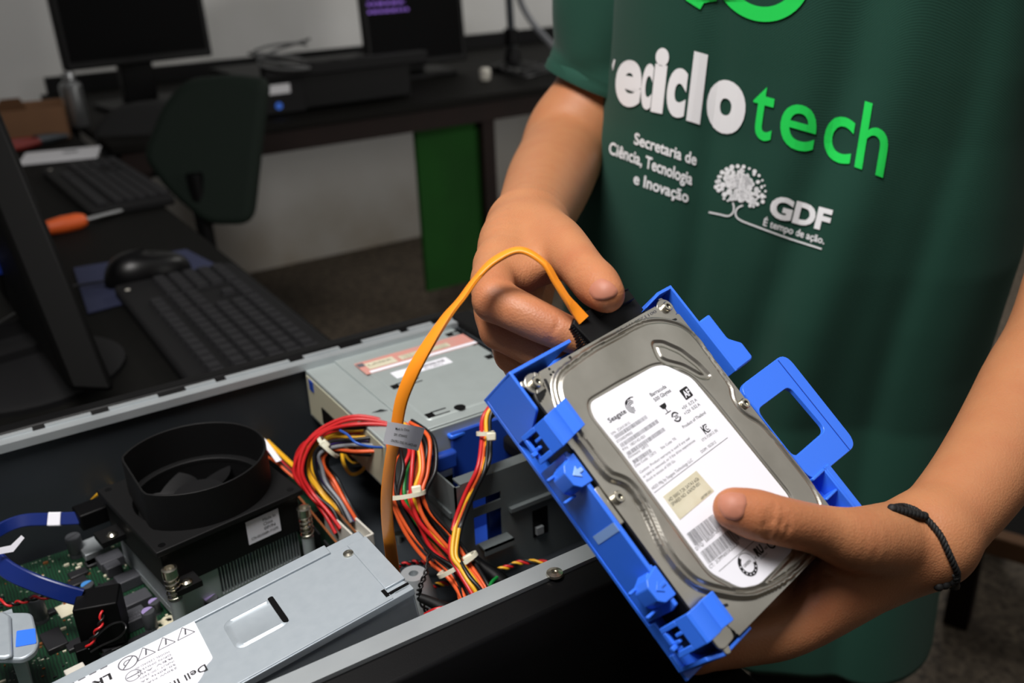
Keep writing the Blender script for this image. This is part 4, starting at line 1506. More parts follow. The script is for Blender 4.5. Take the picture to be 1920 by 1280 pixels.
MB().add([v - q for v in fl], [(0, 1, 4, 5), (1, 2, 3, 4)]).build('label_flag', M['white_label'], bl, smooth=60)

# ================================================================== the hard drive in the hand and its blue tray
HU = Vector((0.97303305, 0.22306002, 0.05874441))
HV = Vector((0.20385426, -0.71240835, -0.67150412))     # down the drive's length
HN = Vector((0.10793572, -0.66537101, 0.7386686))
HO = Vector((0.18955159, 0.29569967, CAM_Z - 0.16825686))
HM = Matrix(((HU.x, -HV.x, HN.x, HO.x), (HU.y, -HV.y, HN.y, HO.y), (HU.z, -HV.z, HN.z, HO.z), (0, 0, 0, 1)))


def hv(u, v, w=0.0):
    return Vector((u, -v, w)) * .001


def hw(u, v, w=0.0):
    return HM @ hv(u, v, w)


def hp(px, py, w):
    """world point seen at a pixel, w mm over the drive's cover"""
    r = ray(px, py)
    o = HO + HN * (w * .001)
    return CAM + r * ((o - CAM).dot(HN) / r.dot(HN))


def pr(mb, poly, w0, w1, hole=None):
    return mb.prism([(u * .001, -v * .001) for u, v in poly], w0 * .001, w1 * .001, hole=[(u * .001, -v * .001) for u, v in hole] if hole else None)


def bx_(mb, u0, v0, w0, u1, v1, w1):
    return mb.box((u0 * .001, -v1 * .001, w0 * .001), (u1 * .001, -v0 * .001, w1 * .001))


def hdd_metal(name, col, rough):
    m = mat(name, col, rough, 1.0, noise=(28, 0.55, '#9f9b90'), bump=(60, 0.02, 0.001))
    nt = m.node_tree
    b = nt.nodes['Principled BSDF']
    n = nt.nodes.new('ShaderNodeTexNoise')
    n.inputs['Scale'].default_value = 45
    n.inputs['Detail'].default_value = 8
    nt.links.new(nt.nodes['Texture Coordinate'].outputs['Object'], n.inputs['Vector'])
    r = nt.nodes.new('ShaderNodeMapRange')
    r.inputs['To Min'].default_value = rough - .06
    r.inputs['To Max'].default_value = rough + .1
    nt.links.new(n.outputs['Fac'], r.inputs['Value'])
    nt.links.new(r.outputs[0], b.inputs['Roughness'])
    return m


M['hdd'] = hdd_metal('scuffed_drive_cover', '#d2cec5', 0.32)

hd = thing('hard_drive', 'silver hard drive with a white rating label held over the open case', 'hard drive', HM)
mb = MB()
pr(mb, round_poly([(2, 6), (6, 1), (95, 1), (101.4, 7), (101.4, 128), (96, 132.6), (6, 132.6), (0.2, 127), (0.2, 10)], 2), -21, -3.2)
mb.build('body', M['hdd_black'], hd, bevel=.0008)

# cover: relief computed on a grid from the distance to the raised outline
plateau = [(17, 3.5), (40, 1.6), (78, 2.3), (89, 6.2), (97, 12.5), (100.4, 19), (101.0, 26), (99.3, 50), (98.2, 54.2), (95.2, 57), (94.3, 61.6), (95.6, 66), (98.6, 70.3), (100.2, 76), (100.8, 93), (100.8, 110),
           (97.6, 119), (90, 126.5), (73.3, 131.3), (59, 132.0), (45.7, 130.9), (29.8, 126.7), (21.8, 121.9), (12.2, 113.3), (7.0, 106.5), (4.9, 97.3), (5.4, 85.4), (8.6, 75.5), (10.0, 70), (10.4, 63), (9.8, 59.5), (7.6, 56.8), (5.2, 54.5), (3.8, 50), (3.5, 33), (5.2, 17.5), (10, 8.2)]
plateau = round_poly(plateau, 6, 3)
label = round_poly([(17.4, 29), (20.5, 23.0), (63.5, 24.4), (70, 26.5), (78.9, 38), (80.4, 70), (81.6, 106.5), (62.8, 123.2), (35.7, 123.6), (26, 119.5), (18.0, 107.0), (18.4, 50)], 3.2, 5)
recess = round_poly([(16.2, 27.5), (20, 21.6), (40, 21.8), (64, 23.2), (71, 25.5), (80.4, 37.5), (82.2, 50), (82.6, 70), (83.6, 107), (63.4, 125.2), (35.2, 125.4), (24.6, 121), (16.4, 108), (16.8, 50)], 4, 5)
arc = round_poly([(71.5, 15.0), (74, 14.2), (79, 16.4), (85.5, 24.2), (89.4, 34.4), (90.6, 42.4), (87.6, 43.3), (83.4, 41.4), (78.2, 33.2), (71, 27.2), (68.4, 23.4), (69.6, 19)], 2, 4)


def sdf_poly(pts, X, Y):
    """signed distance to a polygon, positive inside"""
    p = np.array(pts)
    d = np.full(X.shape, 1e9)
    ins = np.zeros(X.shape, bool)
    n = len(p)
    for i in range(n):
        a, b = p[i], p[(i + 1) % n]
        e = b - a
        t = np.clip(((X - a[0]) * e[0] + (Y - a[1]) * e[1]) / max(e @ e, 1e-9), 0, 1)
        d = np.minimum(d, np.hypot(X - a[0] - t * e[0], Y - a[1] - t * e[1]))
        c = (a[1] > Y) != (b[1] > Y)
        with np.errstate(divide='ignore', invalid='ignore'):
            xi = a[0] + (Y - a[1]) / (b[1] - a[1]) * e[0]
        ins ^= c & (X < xi)
    return np.where(ins, d, -d)


st_ = 0.5
us = np.arange(0, 101.6 + .01, st_)
vs_ = np.arange(0, 133 + .01, st_)
UU, VV = np.meshgrid(us, vs_)
dP = sdf_poly(plateau, UU, VV)
dR = sdf_poly(recess, UU, VV)
dA = sdf_poly(arc, UU, VV)
dL = sdf_poly(label, UU, VV)
ss = lambda x, a, b: (lambda t: t * t * (3 - 2 * t))(np.clip((x - a) / (b - a), 0, 1))
Z = -2.6 + 2.1 * ss(dP, -.2, 1.0) - 1.0 * ss(dP, 1.6, 2.4) + 1.3 * ss(dP, 2.9, 4.0)
Z -= .45 * ss(dP, 4.0, 6.0) * 0
Z -= 0.55 * ss(dR, -.4, .5) - 0.25 * ss(dR, .5, 1.4)
Z -= 1.1 * ss(dA, -.3, 1.2) - .9 * ss(dA, 2.6, 3.8)
# corner cuts: keep only what the pressed sheet covers
outline = round_poly([(9.3, .6), (92, .6), (93.5, 6.5), (98.5, 8.5), (101.4, 8.8), (101.4, 132.8), (12.5, 132.8), (10.5, 126), (0.2, 117.5), (0.2, 12), (4, 11), (7.5, 8.5)], .8)
dO = sdf_poly(outline, UU, VV)
ok = dO > -.15
bm = bmesh.new()
gv = {}
H_, W_ = UU.shape
for i in range(H_):
    for j in range(W_):
        if ok[i, j]:
            gv[i, j] = bm.verts.new(hv(UU[i, j], VV[i, j], Z[i, j]))
for i in range(H_ - 1):
    for j in range(W_ - 1):
        q = [(i, j), (i + 1, j), (i + 1, j + 1), (i, j + 1)]
        if all(k in gv for k in q):
            bm.faces.new([gv[k] for k in q])
bmesh.ops.recalc_face_normals(bm, faces=bm.faces)
be = [e for e in bm.edges if e.is_boundary]
r_ = bmesh.ops.extrude_edge_only(bm, edges=be)
for v in r_['geom']:
    if isinstance(v, bmesh.types.BMVert):
        v.co.z = -.0045
me = bpy.data.meshes.new('top_cover')
bm.to_mesh(me)
bm.free()
link('top_cover', me, M['hdd'], hd, smooth=50)
# ears with nubs at three corners
for c, nub, pts in (((5.3, 3.9), (-1.2, 1.2), 0), ((97.4, 3.7), (98.6, -2.2), 1), ((6, 127), (3.5, 135.0), 2)):
    mb = MB()
    u0, v0 = c
    if pts == 2:
        pr(mb, round_poly([(10, 119), (12, 127), (10.5, 132), (3, 132.5), (0.5, 131), (.3, 122), (5, 118)], 1.5), -4.2, -3.0)
    else:
        mb.cyl(hv(u0, v0, -4.4), .0052, .0012, n=24)
        pr(mb, [(u0 - 3, v0 + 4.4), (u0 + 5.5, v0 + 4.0), (u0 + 5.5, v0 - 2), (u0 + 3, v0 - 4.8)] if pts == 0 else [(u0 - 5, v0 - 3.2), (u0 - 4.5, v0 + 5), (u0 + 4, v0 + 5.2), (u0 + 4.8, v0 + 1)], -4.3, -3.1)
    d_ = Vector((nub[0] - u0, nub[1] - v0))
    d_.normalize()
    n_ = Vector((-d_.y, d_.x))
    a = Vector(c) + d_ * 3
    e = Vector(nub)
    pr(mb, round_poly([tuple(a + n_ * 1.9), tuple(e + n_ * 1.7), tuple(e - n_ * 1.7), tuple(a - n_ * 1.9)], 1.4), -5.2, -3.4)
    mb.build('corner_ear', M['hdd'], hd, bevel=.0004)
for u, v, w in ((5.3, 3.9, -3.1), (97.4, 3.6, -3.1), (97.9, 61.6, -2.6), (3.9, 61.6, -2.6)):
    s = MB().lathe([(.0026, 0), (.0026, .0016), (.0022, .0021), (.0012, .0021), (.0011, .0012), (0, .0012)], (0, 0, 0), 22, Matrix.Translation(hv(u, v, w))).build('screw', M['chrome'], hd)
    p = Print()
    pts = []
    for k in range(12):
        a = k * PI / 6
        r = .0011 if k % 2 == 0 else .0006
        pts.append((u * .001 + r * math.cos(a), -v * .001 + r * math.sin(a)))
    p.poly(pts)
    p.build('star_socket', lambda x, y: Vector((x, y, w * .001 + .00135)), M['ink'], s)
for poly in ([(9.6, 4.0), (10.9, 4.6), (8.6, 13.4), (7.0, 13.0)], [(89.3, 8.0), (90.2, 7.6), (93, 9.6), (97.8, 10.4), (98, 11.4), (94, 11.2), (90.2, 10.0)], [(9.5, 117.4), (17.5, 120.6), (17.2, 121.8), (11.5, 119.6)]):
    mb = MB()
    pr(mb, round_poly(poly, .5), -3.4, -2.45)
    mb.build('cover_slot', M['ink'], hd, smooth=0)
mb = MB()
for u, v in ((15.5, 1.6), (16.2, 3.6), (14.3, 4.0)):
    pr(mb, [(u - .5, v - .5), (u + .5, v - .5), (u + .5, v + .5), (u - .5, v + .5)], -2.6, -2.4)
pr(mb, [(28.3, 1.1), (29.3, 1.1), (29.3, 2.2), (28.3, 2.2)], -2.4, -2.2)
mb.build('alignment_holes', M['ink'], hd, smooth=0)
p = Print()
p.line_text('0011220419-6B4', (90, 1.9), (58, 1.5), 1.5, 0, 0, -1)
p.line_text('ZNWIWL', (50, 2.2), (36, 2.2), 2.4, .01, 1, -1)
p.build('cover_stamp', lambda u, v: hv(u, v, -2.4), [M['ink_grey'], M['paper']], hd)
# metal mounting lug on the left edge
mb = MB()
bx_(mb, -3.0, 53, -12, .2, 71, -3.0)
mb.build('side_lug', M['hdd'], hd, bevel=.0006)

# rating label and its printing
LZ = -.28
mb = MB()
pr(mb, label, LZ - .35, LZ)
lab = mb.build('rating_label', M['white_label'], hd, smooth=0)
p = Print()
T = lambda s, a, b, h, bold=0.0, mi=0: p.line_text(s, a, b, h, bold, mi, -1)
T('Seagate', (22.6, 34.9), (33.9, 35.1), 2.2, .022)
for r0, a0, a1 in ((3.5, 60, 250), (2.7, 30, 270), (1.9, 20, 280), (1.15, 40, 300)):
    p.arc((38.6, 33.9), r0 - .42, r0, -a0, -a1, 0)
p.arc((40.0, 35.3), 4.6, 5.1, -62, -140)
T('Barracuda', (51.2, 35.3), (62.2, 35.6), 1.75, .012)
T('500 Gbytes', (51.2, 38.1), (63.0, 38.2), 1.75, .012)
T('S/N:  Z2AX181G', (19.5, 39.6), (31.8, 39.8), 1.15)
T('ST500DM002', (19.4, 43.6), (29.6, 43.8), 1.15)
T('P/N:  1BD142-021', (19.5, 47.7), (34, 48.1), 1.2)
T('Firmware:  HP73', (19.6, 51.7), (32.3, 52.0), 1.2)
T('Date Code:  12473', (19.4, 56.0), (33.5, 56.3), 1.2)
T('Site Code: TK', (37.1, 56.3), (47.9, 56.5), 1.2)
for k, (v, u1, n) in enumerate(((41.9, 41.8, 60), (46.1, 45.6, 70), (50.5, 45.8, 70), (54.6, 32.1, 36))):
    p.barcode((19.9, v), (u1, v + .25), 1.75, n, 1, -1, seed=k + 4)
T('Caution. Product warranty is void if any seal', (19.4, 59.2), (54.3, 59.8), 1.15)
T('or label is removed, or if the drive experiences', (19.4, 61.4), (56.1, 61.9), 1.15)
T('shock in excess of 350 Gs.', (19.6, 63.5), (39.5, 63.8), 1.15)
T('HDD Mfg by Seagate Technology LLC', (19.7, 67.5), (47.8, 68.0), 1.35)
p.line((19.3, 68.7), (73.5, 69.1), .22)
T('+5V  0.72 A', (61.8, 47.9), (72.6, 48.1), 1.5, .008)
T('+12V  0.52 A', (60.9, 50.3), (72.4, 50.5), 1.5, .008)
T('Product of Thailand', (55.1, 54.6), (72, 54.9), 1.4, .008)
T('STX-720012 (B)', (59.6, 64.0), (71.2, 64.2), 1.2)
T('DOM:  05/2012', (54.9, 67.7), (65.9, 67.9), 1.25)
# AF block
p.poly(round_poly([(67.1, 39.8), (72.8, 39.8), (72.7, 45.1), (67.1, 45.2)], .6))
p.line_text('AF', (67.9, 44.2), (72.1, 44.2), 3.2, .03, 2, -1)
# glass symbol
p.poly([(51.4, 40.5), (55.6, 40.6), (55.2, 42.3), (53.6, 43.1), (52.2, 42.6)])
p.rect(53.3, 43, 53.8, 45)
p.rect(51.6, 44.8, 55.5, 45.2)
# 20-year ring
p.arc((55.8, 48.6), 1.75, 2.5, 20, 165)
p.arc((55.8, 48.6), 1.75, 2.5, 200, 345)
T('20', (54.5, 49.4), (57.1, 49.4), 1.7, .03)
# KC mark
p.rect(63.7, 58.2, 64.3, 62.3)
p.line((64.3, 60.4), (65.7, 58.2), .6)
p.line((64.3, 60.2), (65.9, 62.3), .6)
p.arc((66.7, 60.3), 1.5, 2.0, 50, 310)
p.arc((66.9, 60.3), .6, 1.0, 50, 310)
# lower part of the label
p.barcode((19.8, 95.5), (38, 96.2), 6.0, 46, 3, -1, 21)
T('DTQ:  580207-001', (19.2, 97.2), (36.3, 97.4), 1.45, .006)
p.barcode((19.9, 104.2), (43, 105.0), 5.7, 56, 3, -1, 22)
T('CT:  2CPPN003X2GC8V', (19.2, 106.1), (40.6, 106.4), 1.45, .006)
p.line((21.9, 109.0), (80, 110.2), .2)
p.arc((36.9, 114.7), 3.3, 5.0, 15, 250, 0, 40)
p.arc((36.9, 114.7), 4.75, 5.0, 0, 360, 0, 40)
T('GREEN', (34.4, 114.8), (39.4, 114.8), 1.2, .02)
for k in range(7):
    a = math.radians(40 + k * 26)
    p.rect(36.9 + 4.15 * math.cos(a) - .3, 114.7 + 4.15 * math.sin(a) - .3, 36.9 + 4.15 * math.cos(a) + .3, 114.7 + 4.15 * math.sin(a) + .3, 2)
T('c', (42.4, 115.4), (43.4, 115.4), 1.5, .02)
T('RU', (44.2, 115.2), (49.4, 115.4), 3.4, .06)
T('us', (50.0, 115.2), (52, 115.3), 1.4, .02)
T('E139719', (44.8, 117), (49.6, 117.2), .8)
p.arc((55.2, 114.6), 1.9, 2.7, 60, 300)
p.build('label_print', lambda u, v: hv(u, v, LZ + (.05 if True else 0)), [M['ink'], M['ink_grey'], M['white_label'], M['ink']], lab)
# lift the light prints over the dark ones
me = lab.children[0].data
for pl in me.polygons:
    if pl.material_index == 2:
        for vi in pl.vertices:
            me.vertices[vi].co.z = (LZ + .09) * .001
mb = MB()
pr(mb, [(21.8, 72.0), (45.8, 72.0), (46.9, 83.3), (21.7, 83.5)], LZ, LZ + .16)
stk = mb.build('aged_sticker', M['beige_label'], hd, smooth=0)
p = Print()
T('HD 500G 7.2K SATA3 6Gb', (23.1, 75.5), (44, 75.8), 1.5)
T('SPARES NO. 636929-001', (22.9, 77.5), (42.7, 77.7), 1.5)
T('689789-001', (38.1, 82.9), (45.4, 82.9), 1.1)
p.build('sticker_print', lambda u, v: hv(u, v, LZ + .22), M['ink'], stk)

# ------------------------------------------------------------------ the blue tray round the drive
cy = thing('drive_tray', 'bright blue plastic tray clipped round the held hard drive', 'drive tray', HM)
B_ = M['blue']
mb = MB()
bx_(mb, -5, -5, -26, 107, 136, -24.2)
bx_(mb, -5, -5.2, -26, 33, -3.6, -.4)                    # top wall, left half
pr(mb, [(83.5, -.6), (85.0, -.6), (97, -3.0), (106, -3.0), (106, 47), (107.6, 47), (107.6, -4.6), (96.6, -4.6)], -20, -.8)   # top right corner wall
mb.build('frame', B_, cy, bevel=.0004)
# left corner wall, with a slanted lower end
mb = MB()
sd_ = Matrix(((0, 0, 1, 0), (-1, 0, 0, 0), (0, 1, 0, 0), (0, 0, 0, 1)))     # prism (v, w) -> y=-v, z=w ; z -> x


def side(mb, poly, u0, u1):
    return mb.prism([(v * .001, w * .001) for v, w in poly], u0 * .001, u1 * .001, sd_)


side(mb, round_poly([(-5, -.3), (13.6, -.3), (14.8, -1.2), (19.5, -12), (19.5, -24), (-5, -24)], .6), -5, -3.5)
mb.build('corner_wall', B_, cy, bevel=.0004)
mb = MB()
side(mb, [(34.5, -3), (108, -3), (109, -6), (109, -24), (34.5, -24)], -4.6, -2.4)
bx_(mb, -5, 110, -24.5, -3.4, 130, -20)
mb.build('left_rail', B_, cy, bevel=.0004)
mb = MB()
pr(mb, [(-4.75, 68.2), (-4.6, 68.2), (-4.6, 72.2), (-4.75, 72.2)], -20, -3.2)
mb.build('clear_tape', M['clear'], cy, smooth=0)
# snap blocks with arrows
for dv in (0, 54.6):
    mb = MB()
    pr(mb, round_poly([(-2.4, 35.2), (-2.4, 50.2), (-8.0, 49.8), (-10.4, 47.5), (-10.6, 41.2), (-8.4, 38.4), (-4.2, 37.6)], .5), -12, -2.6) if False else pr(mb, round_poly([(-.8, 36.5 + dv), (-.8, 50.2 + dv), (-7.6, 50.0 + dv), (-10.2, 47.6 + dv), (-10.6, 41.4 + dv), (-8.6, 38.6 + dv)], .6), -12, -2.4)
    pr(mb, [(-.8, 35.4 + dv), (-.8, 38.6 + dv), (-8.4, 38.8 + dv), (-6, 37.6 + dv)], -12, -4.2)
    o = mb.build('snap_block', B_, cy, bevel=.0006)
    mb = MB()
    c = 43.8 + dv
    pr(mb, [(-2.2, c - .8), (-4.6, c - .8), (-4.4, c - 2.6), (-8.2, c + .2), (-4.4, c + 2.9), (-4.6, c + 1.0), (-2.2, c + 1.0)] if dv == 0 else [(-2.4, c - .7), (-5.2, c - .5), (-5.0, c - 2.4), (-8.4, c + .3), (-5.0, c + 2.8), (-5.2, c + .9), (-2.4, c + .8)], -2.4, -1.9)
    mb.build('arrow_mark', M['clear'] if dv == 0 else B_, o, bevel=.0002)
    mb = MB()
    bx_(mb, -13.2, 39.0 + dv, -12.4, -8.4, 40.2 + dv, -10.6)
    bx_(mb, -13.0, 50.2 + dv, -12.4, -6.4, 51.4 + dv, -10.4)
    mb.build('snap_pin', B_, cy, bevel=.0004)


# sprung clips lapping over the cover: an S-shaped section with a pierced outer face
def clip(v0, v1, u_in, skew):
    prof = [(u_in, 1.6), (u_in - .6, 3.0), (u_in - 2.6, 3.2), (u_in - 5.2, 1.9), (u_in - 7.2, 1.7), (u_in - 10.5, 3.4), (-5.6, 3.2), (-6.8, 2.2)]
    mb = MB()
    n = len(prof)
    vs, fs = [], []
    for (u, w_) in prof:
        s = (u_in - u) * skew
        for vv in (v0 + s, v1 + s):
            vs.append(hv(u, vv, w_))
            vs.append(hv(u + .3, vv, w_ - 1.9))
    for i in range(n - 1):
        a, b = i * 4, i * 4 + 4
        fs += [(a, a + 2, b + 2, b), (a + 1, b + 1, b + 3, a + 3), (a, b, b + 1, a + 1), (a + 2, a + 3, b + 3, b + 2)]
    fs += [(0, 1, 3, 2), ((n - 1) * 4, (n - 1) * 4 + 2, (n - 1) * 4 + 3, (n - 1) * 4 + 1)]
    mb.add(vs, fs)
    o = mb.build('clip', B_, cy, bevel=.0005)
    # outer face: four bars round an opening
    s = (u_in + 6.6) * skew
    a0, a1 = v0 + s, v1 + s

    def face(vv0, vv1, w0, w1):
        q = lambda w_: -6.6 - (2.2 - w_) * .24
        m2 = MB()
        P8 = [hv(q(w0), vv0, w0), hv(q(w0), vv1, w0), hv(q(w1), vv1, w1), hv(q(w1), vv0, w1)]
        P8 += [v + Vector((.0016, 0, 0)) for v in P8]
        return P8
    mb = MB()
    F8 = [(0, 1, 2, 3), (7, 6, 5, 4), (1, 0, 4, 5), (2, 1, 5, 6), (3, 2, 6, 7), (0, 3, 7, 4)]
    for args in ((a0, a1, 2.4, -4.6), (a0, a0 + 2.2, -4.6, -13), (a1 - 2.4, a1, -4.6, -13), (a0 + 2.2, a1 - 2.4, -11.4, -13), (a0 + 4.6, a0 + 6, -4.6, -8.2), (a1 - 6.4, a1 - 5, -8, -13)):
        mb.add(face(*args), F8)
    bx_(mb, -12.4, a1 - 5.6, -12.0, -9.4, a1 - 3.8, -10.2)
    mb.build('clip_face', B_, o, bevel=.0003)


clip(16.2, 30.0, 9.3, .16)
clip(112.3, 125.6, 11.2, -.02)
# lower lip under the drive's end
mb = MB()
wall = [(21.5, 134.6), (2.4, 134.9), (-6.8, 131.4)]
n_ = len(wall)
pr(mb, wall + [(-6.4, 129.6), (2.6, 133.3), (21.5, 133.2)], -22, -4.2)
pr(mb, [(21.5, 134.6), (2.4, 134.9), (-6.8, 131.4), (-6.4, 124), (21.5, 124)], -24, -21)
mb.build('lower_lip', M['blue'], cy, bevel=.0004)
# right-hand side: guide tab, grip loop, small pocket block
mb = MB()
pr(mb, round_poly([(107, 17.8), (117.2, 17.2), (117.0, 32), (123.2, 37.4), (123.0, 45.8), (121.4, 46.8), (107, 47.2)], 1.2), -3.4, -1.2)
mb.build('guide_tab', B_, cy, bevel=.0008)
outer = round_poly([(104, 53.9), (147.5, 53.4), (147.0, 109.8), (104, 108.4)], 7, 6)
hole = round_poly([(104.6, 67.4), (134.0, 67.6), (135.4, 94.8), (104.6, 94.9)], 4.2, 6)
mb = MB()
pr(mb, outer, -6.6, -4.0, hole)
mb.build('grip_loop', B_, cy, bevel=.0006)
mb = MB()
bx_(mb, 139.2, 54.4, -4.1, 139.6, 109.2, -3.7)
mb.build('grip_rib', M['blue_dark'], cy)
mb = MB()
bx_(mb, 105, 107.0, -14, 118, 108.6, -3.4)
bx_(mb, 105, 117.8, -14, 115, 119.2, -4.4)
bx_(mb, 105, 130.4, -14, 118, 131.6, -3.4)
bx_(mb, 115.0, 107.0, -14, 116.6, 131.6, -3.4)
bx_(mb, 116.6, 107.0, -5.4, 120.6, 131.6, -3.4)
bx_(mb, 105, 107, -15, 118, 131.6, -13)
mb.build('pocket_block', B_, cy, bevel=.0005)

# ------------------------------------------------------------------ orange data cable with its black plug on the drive
oc = thing('orange_data_cable', 'orange flat data cable arching from the drive down into the case', 'cable', HM)
IV = HM.inverted()
mb = MB()
pr(mb, round_poly([(44.5, -11.5), (48.4, -14), (86, -12.8), (86.5, 1.0), (46.5, .4)], .6), -15, -4.8)
mb.build('plug', M['black_matte'], oc, bevel=.0007)
mb = MB()
pr(mb, round_poly([(59.5, -14.0), (82.5, -12.6), (82.5, -7.4), (58.8, -8.2)], .5), -5, -1.2)
pr(mb, [(59.6, -14.4), (82.5, -13.2), (82.5, -12.6), (59.6, -13.6)], -9, -.6)
mb.build('plug_latch', M['black_matte'], oc, bevel=.0005)
mb = MB()
for k in range(9):
    bx_(mb, 43.6, -11.0 + k * 1.25, -14.5, 44.9, -10.4 + k * 1.25, -6)
mb.build('plug_ribs', M['black_matte'], oc)
cp = [(1094, 600, .425), (1079, 581, .424), (1062, 559, .422), (1043, 529, .421), (1019, 492, .421), (975, 469, .424), (928, 488, .425), (893, 522, .424), (865, 560, .422), (838, 593, .421), (806, 641, .421), (776, 693, .423), (753, 750, .428), (742, 810, .435), (731, 870, .445), (725, 930, .458), (727, 985, .475), (734, 1040, .497), (742, 1095, .52)]
wd = [CR * .85 + CU * .35 + CF * .35] * 2 + [CR * .55 + CU * .3 + CF * .7, CR * .45 + CU * .35 + CF * .8, CR * .3 + CU * .35 + CF * .9, CU * .45 + CF * .9, CU * .45 + CF * .9 - CR * .2, -CR * .45 - CU * .1 + CF * .85, -CR * .55 - CU * .25 + CF * .75,
                                              -CR * .7 - CU * .3 + CF * .65, -CR * .8 - CU * .3 + CF * .55, -CR * .9 - CU * .2 + CF * .45, -CR + CF * .35, -CR + CF * .3, -CR + CF * .2, -CR + CF * .15, -CR + CF * .1, -CR + CF * .1, -CR + CF * .1]
wd[:3] = [-x for x in wd[:3]]
wd = [-x for x in wd[:3]] + wd[3:]
# keep the ribbon's side consistent
for i in range(1, len(wd)):
    if wd[i].dot(wd[i - 1]) < 0:
        wd[i] = -wd[i]
wid = [.0062, .0050, .0042, .0042, .0046, .0052, .0060, .0066, .0070, .0070, .0068, .0064, .0058, .0054, .0053, .0056, .0060, .0064, .0066]
mb = MB()
mb.ribbon([IV @ P(*q) for q in cp], [(IV.to_3x3() @ w_) for w_ in wd], wid, .0019, per=8)
mb.build('ribbon', M['orange'], oc, smooth=50)
# white flag label folded round the cable
f0 = [P(728, 790, .4285), P(775, 796, .4275), P(797, 801, .432), P(784, 845, .441), P(765, 840, .436), P(719, 831, .4365)]
mid = [IV @ v for v in f0]
thk = IV.to_3x3() @ (CF * .0003)
mb = MB()
rows = []
for t in np.linspace(0, 1, 9):
    a, b = P(727 + 70 * t, 790 + 12 * t + 0 * t, .4268 + .004 * max(0, t - .6) - .0014 * math.sin(t * PI)), P(718 + 66 * t, 831 + 14 * t, .4338 + .004 * max(0, t - .6) - .0014 * math.sin(t * PI))
    rows.append((IV @ a, IV @ b))
vs = [v for r in rows for v in r] + [v + thk for r in rows for v in r]
n_ = len(rows)
fs = []
for i in range(n_ - 1):
    fs += [(2 * i, 2 * i + 1, 2 * i + 3, 2 * i + 2), (2 * n_ + 2 * i + 2, 2 * n_ + 2 * i + 3, 2 * n_ + 2 * i + 1, 2 * n_ + 2 * i)]
flag = mb.add(vs, fs).build('label_flag', M['white_label'], oc, smooth=60)
p = Print()
p.line_text('Made In China', (.25, .70), (.62, .74), .11, .01)
p.line_text('DP/  0TXHXG', (.25, .44), (.60, .46), .11, .01)
p.line_text('CN-07KG-7DX2-1R1-A4CD-A00', (.20, .16), (.92, .14), .11, .01)


def flagmap(x, y):
    i = min(n_ - 2, max(0, int(x * (n_ - 1))))
    f = x * (n_ - 1) - i
    a = rows[i][0].lerp(rows[i + 1][0], f)
    b = rows[i][1].lerp(rows[i + 1][1], f)
    return b.lerp(a, y) - thk * .6


p.build('flag_print', flagmap, M['ink'], flag, maxlen=.12)

# ================================================================== the person
def skin_material():
    m = mat('skin', '#ae7650', 0.5, sss=0.18, spec=0.35)
    nt = m.node_tree
    b = nt.nodes['Principled BSDF']
    tc = nt.nodes['Texture Coordinate']
    n = nt.nodes.new('ShaderNodeTexNoise')
    n.inputs['Scale'].default_value = 55
    n.inputs['Detail'].default_value = 6
    nt.links.new(tc.outputs['Object'], n.inputs['Vector'])
    at_ = nt.nodes.new('ShaderNodeAttribute')
    at_.attribute_name = 'flush'
    r = nt.nodes.new('ShaderNodeMapRange')
    r.inputs['From Min'].default_value = .3
    r.inputs['From Max'].default_value = .75
    r.inputs['To Max'].default_value = .35
    nt.links.new(n.outputs['Fac'], r.inputs['Value'])
    ad = nt.nodes.new('ShaderNodeMath')
    ad.operation = 'ADD'
    ad.use_clamp = True
    nt.links.new(r.outputs[0], ad.inputs[0])
    nt.links.new(at_.outputs['Fac'], ad.inputs[1])
    x = nt.nodes.new('ShaderNodeMix')
    x.data_type = 'RGBA'
    x.inputs[6].default_value = lin('#b07852')
    x.inputs[7].default_value = lin('#a35e40')
    nt.links.new(ad.outputs[0], x.inputs[0])
    nt.links.new(x.outputs[2], b.inputs['Base Color'])
    v = nt.nodes.new('ShaderNodeTexVoronoi')
    v.inputs['Scale'].default_value = 900
    nt.links.new(tc.outputs['Object'], v.inputs['Vector'])
    n3 = nt.nodes.new('ShaderNodeTexNoise')
    n3.inputs['Scale'].default_value = 240
    n3.inputs['Detail'].default_value = 4
    nt.links.new(tc.outputs['Object'], n3.inputs['Vector'])
    sm = nt.nodes.new('ShaderNodeMath')
    sm.operation = 'ADD'
    nt.links.new(v.outputs['Distance'], sm.inputs[0])
    nt.links.new(n3.outputs['Fac'], sm.inputs[1])
    bp = nt.nodes.new('ShaderNodeBump')
    bp.inputs['Strength'].default_value = .22
    bp.inputs['Distance'].default_value = .0006
    nt.links.new(sm.outputs[0], bp.inputs['Height'])
    nt.links.new(bp.outputs['Normal'], b.inputs['Normal'])
    return m


M['skin'] = skin_material()
M['nail'] = mat('fingernail', '#a96f5a', 0.52, sss=0.1, spec=0.3)
M['hair'] = mat('dark_hair', '#15100c', 0.5)
M['trousers'] = mat('dark_trousers', '#0e1013', 0.85)


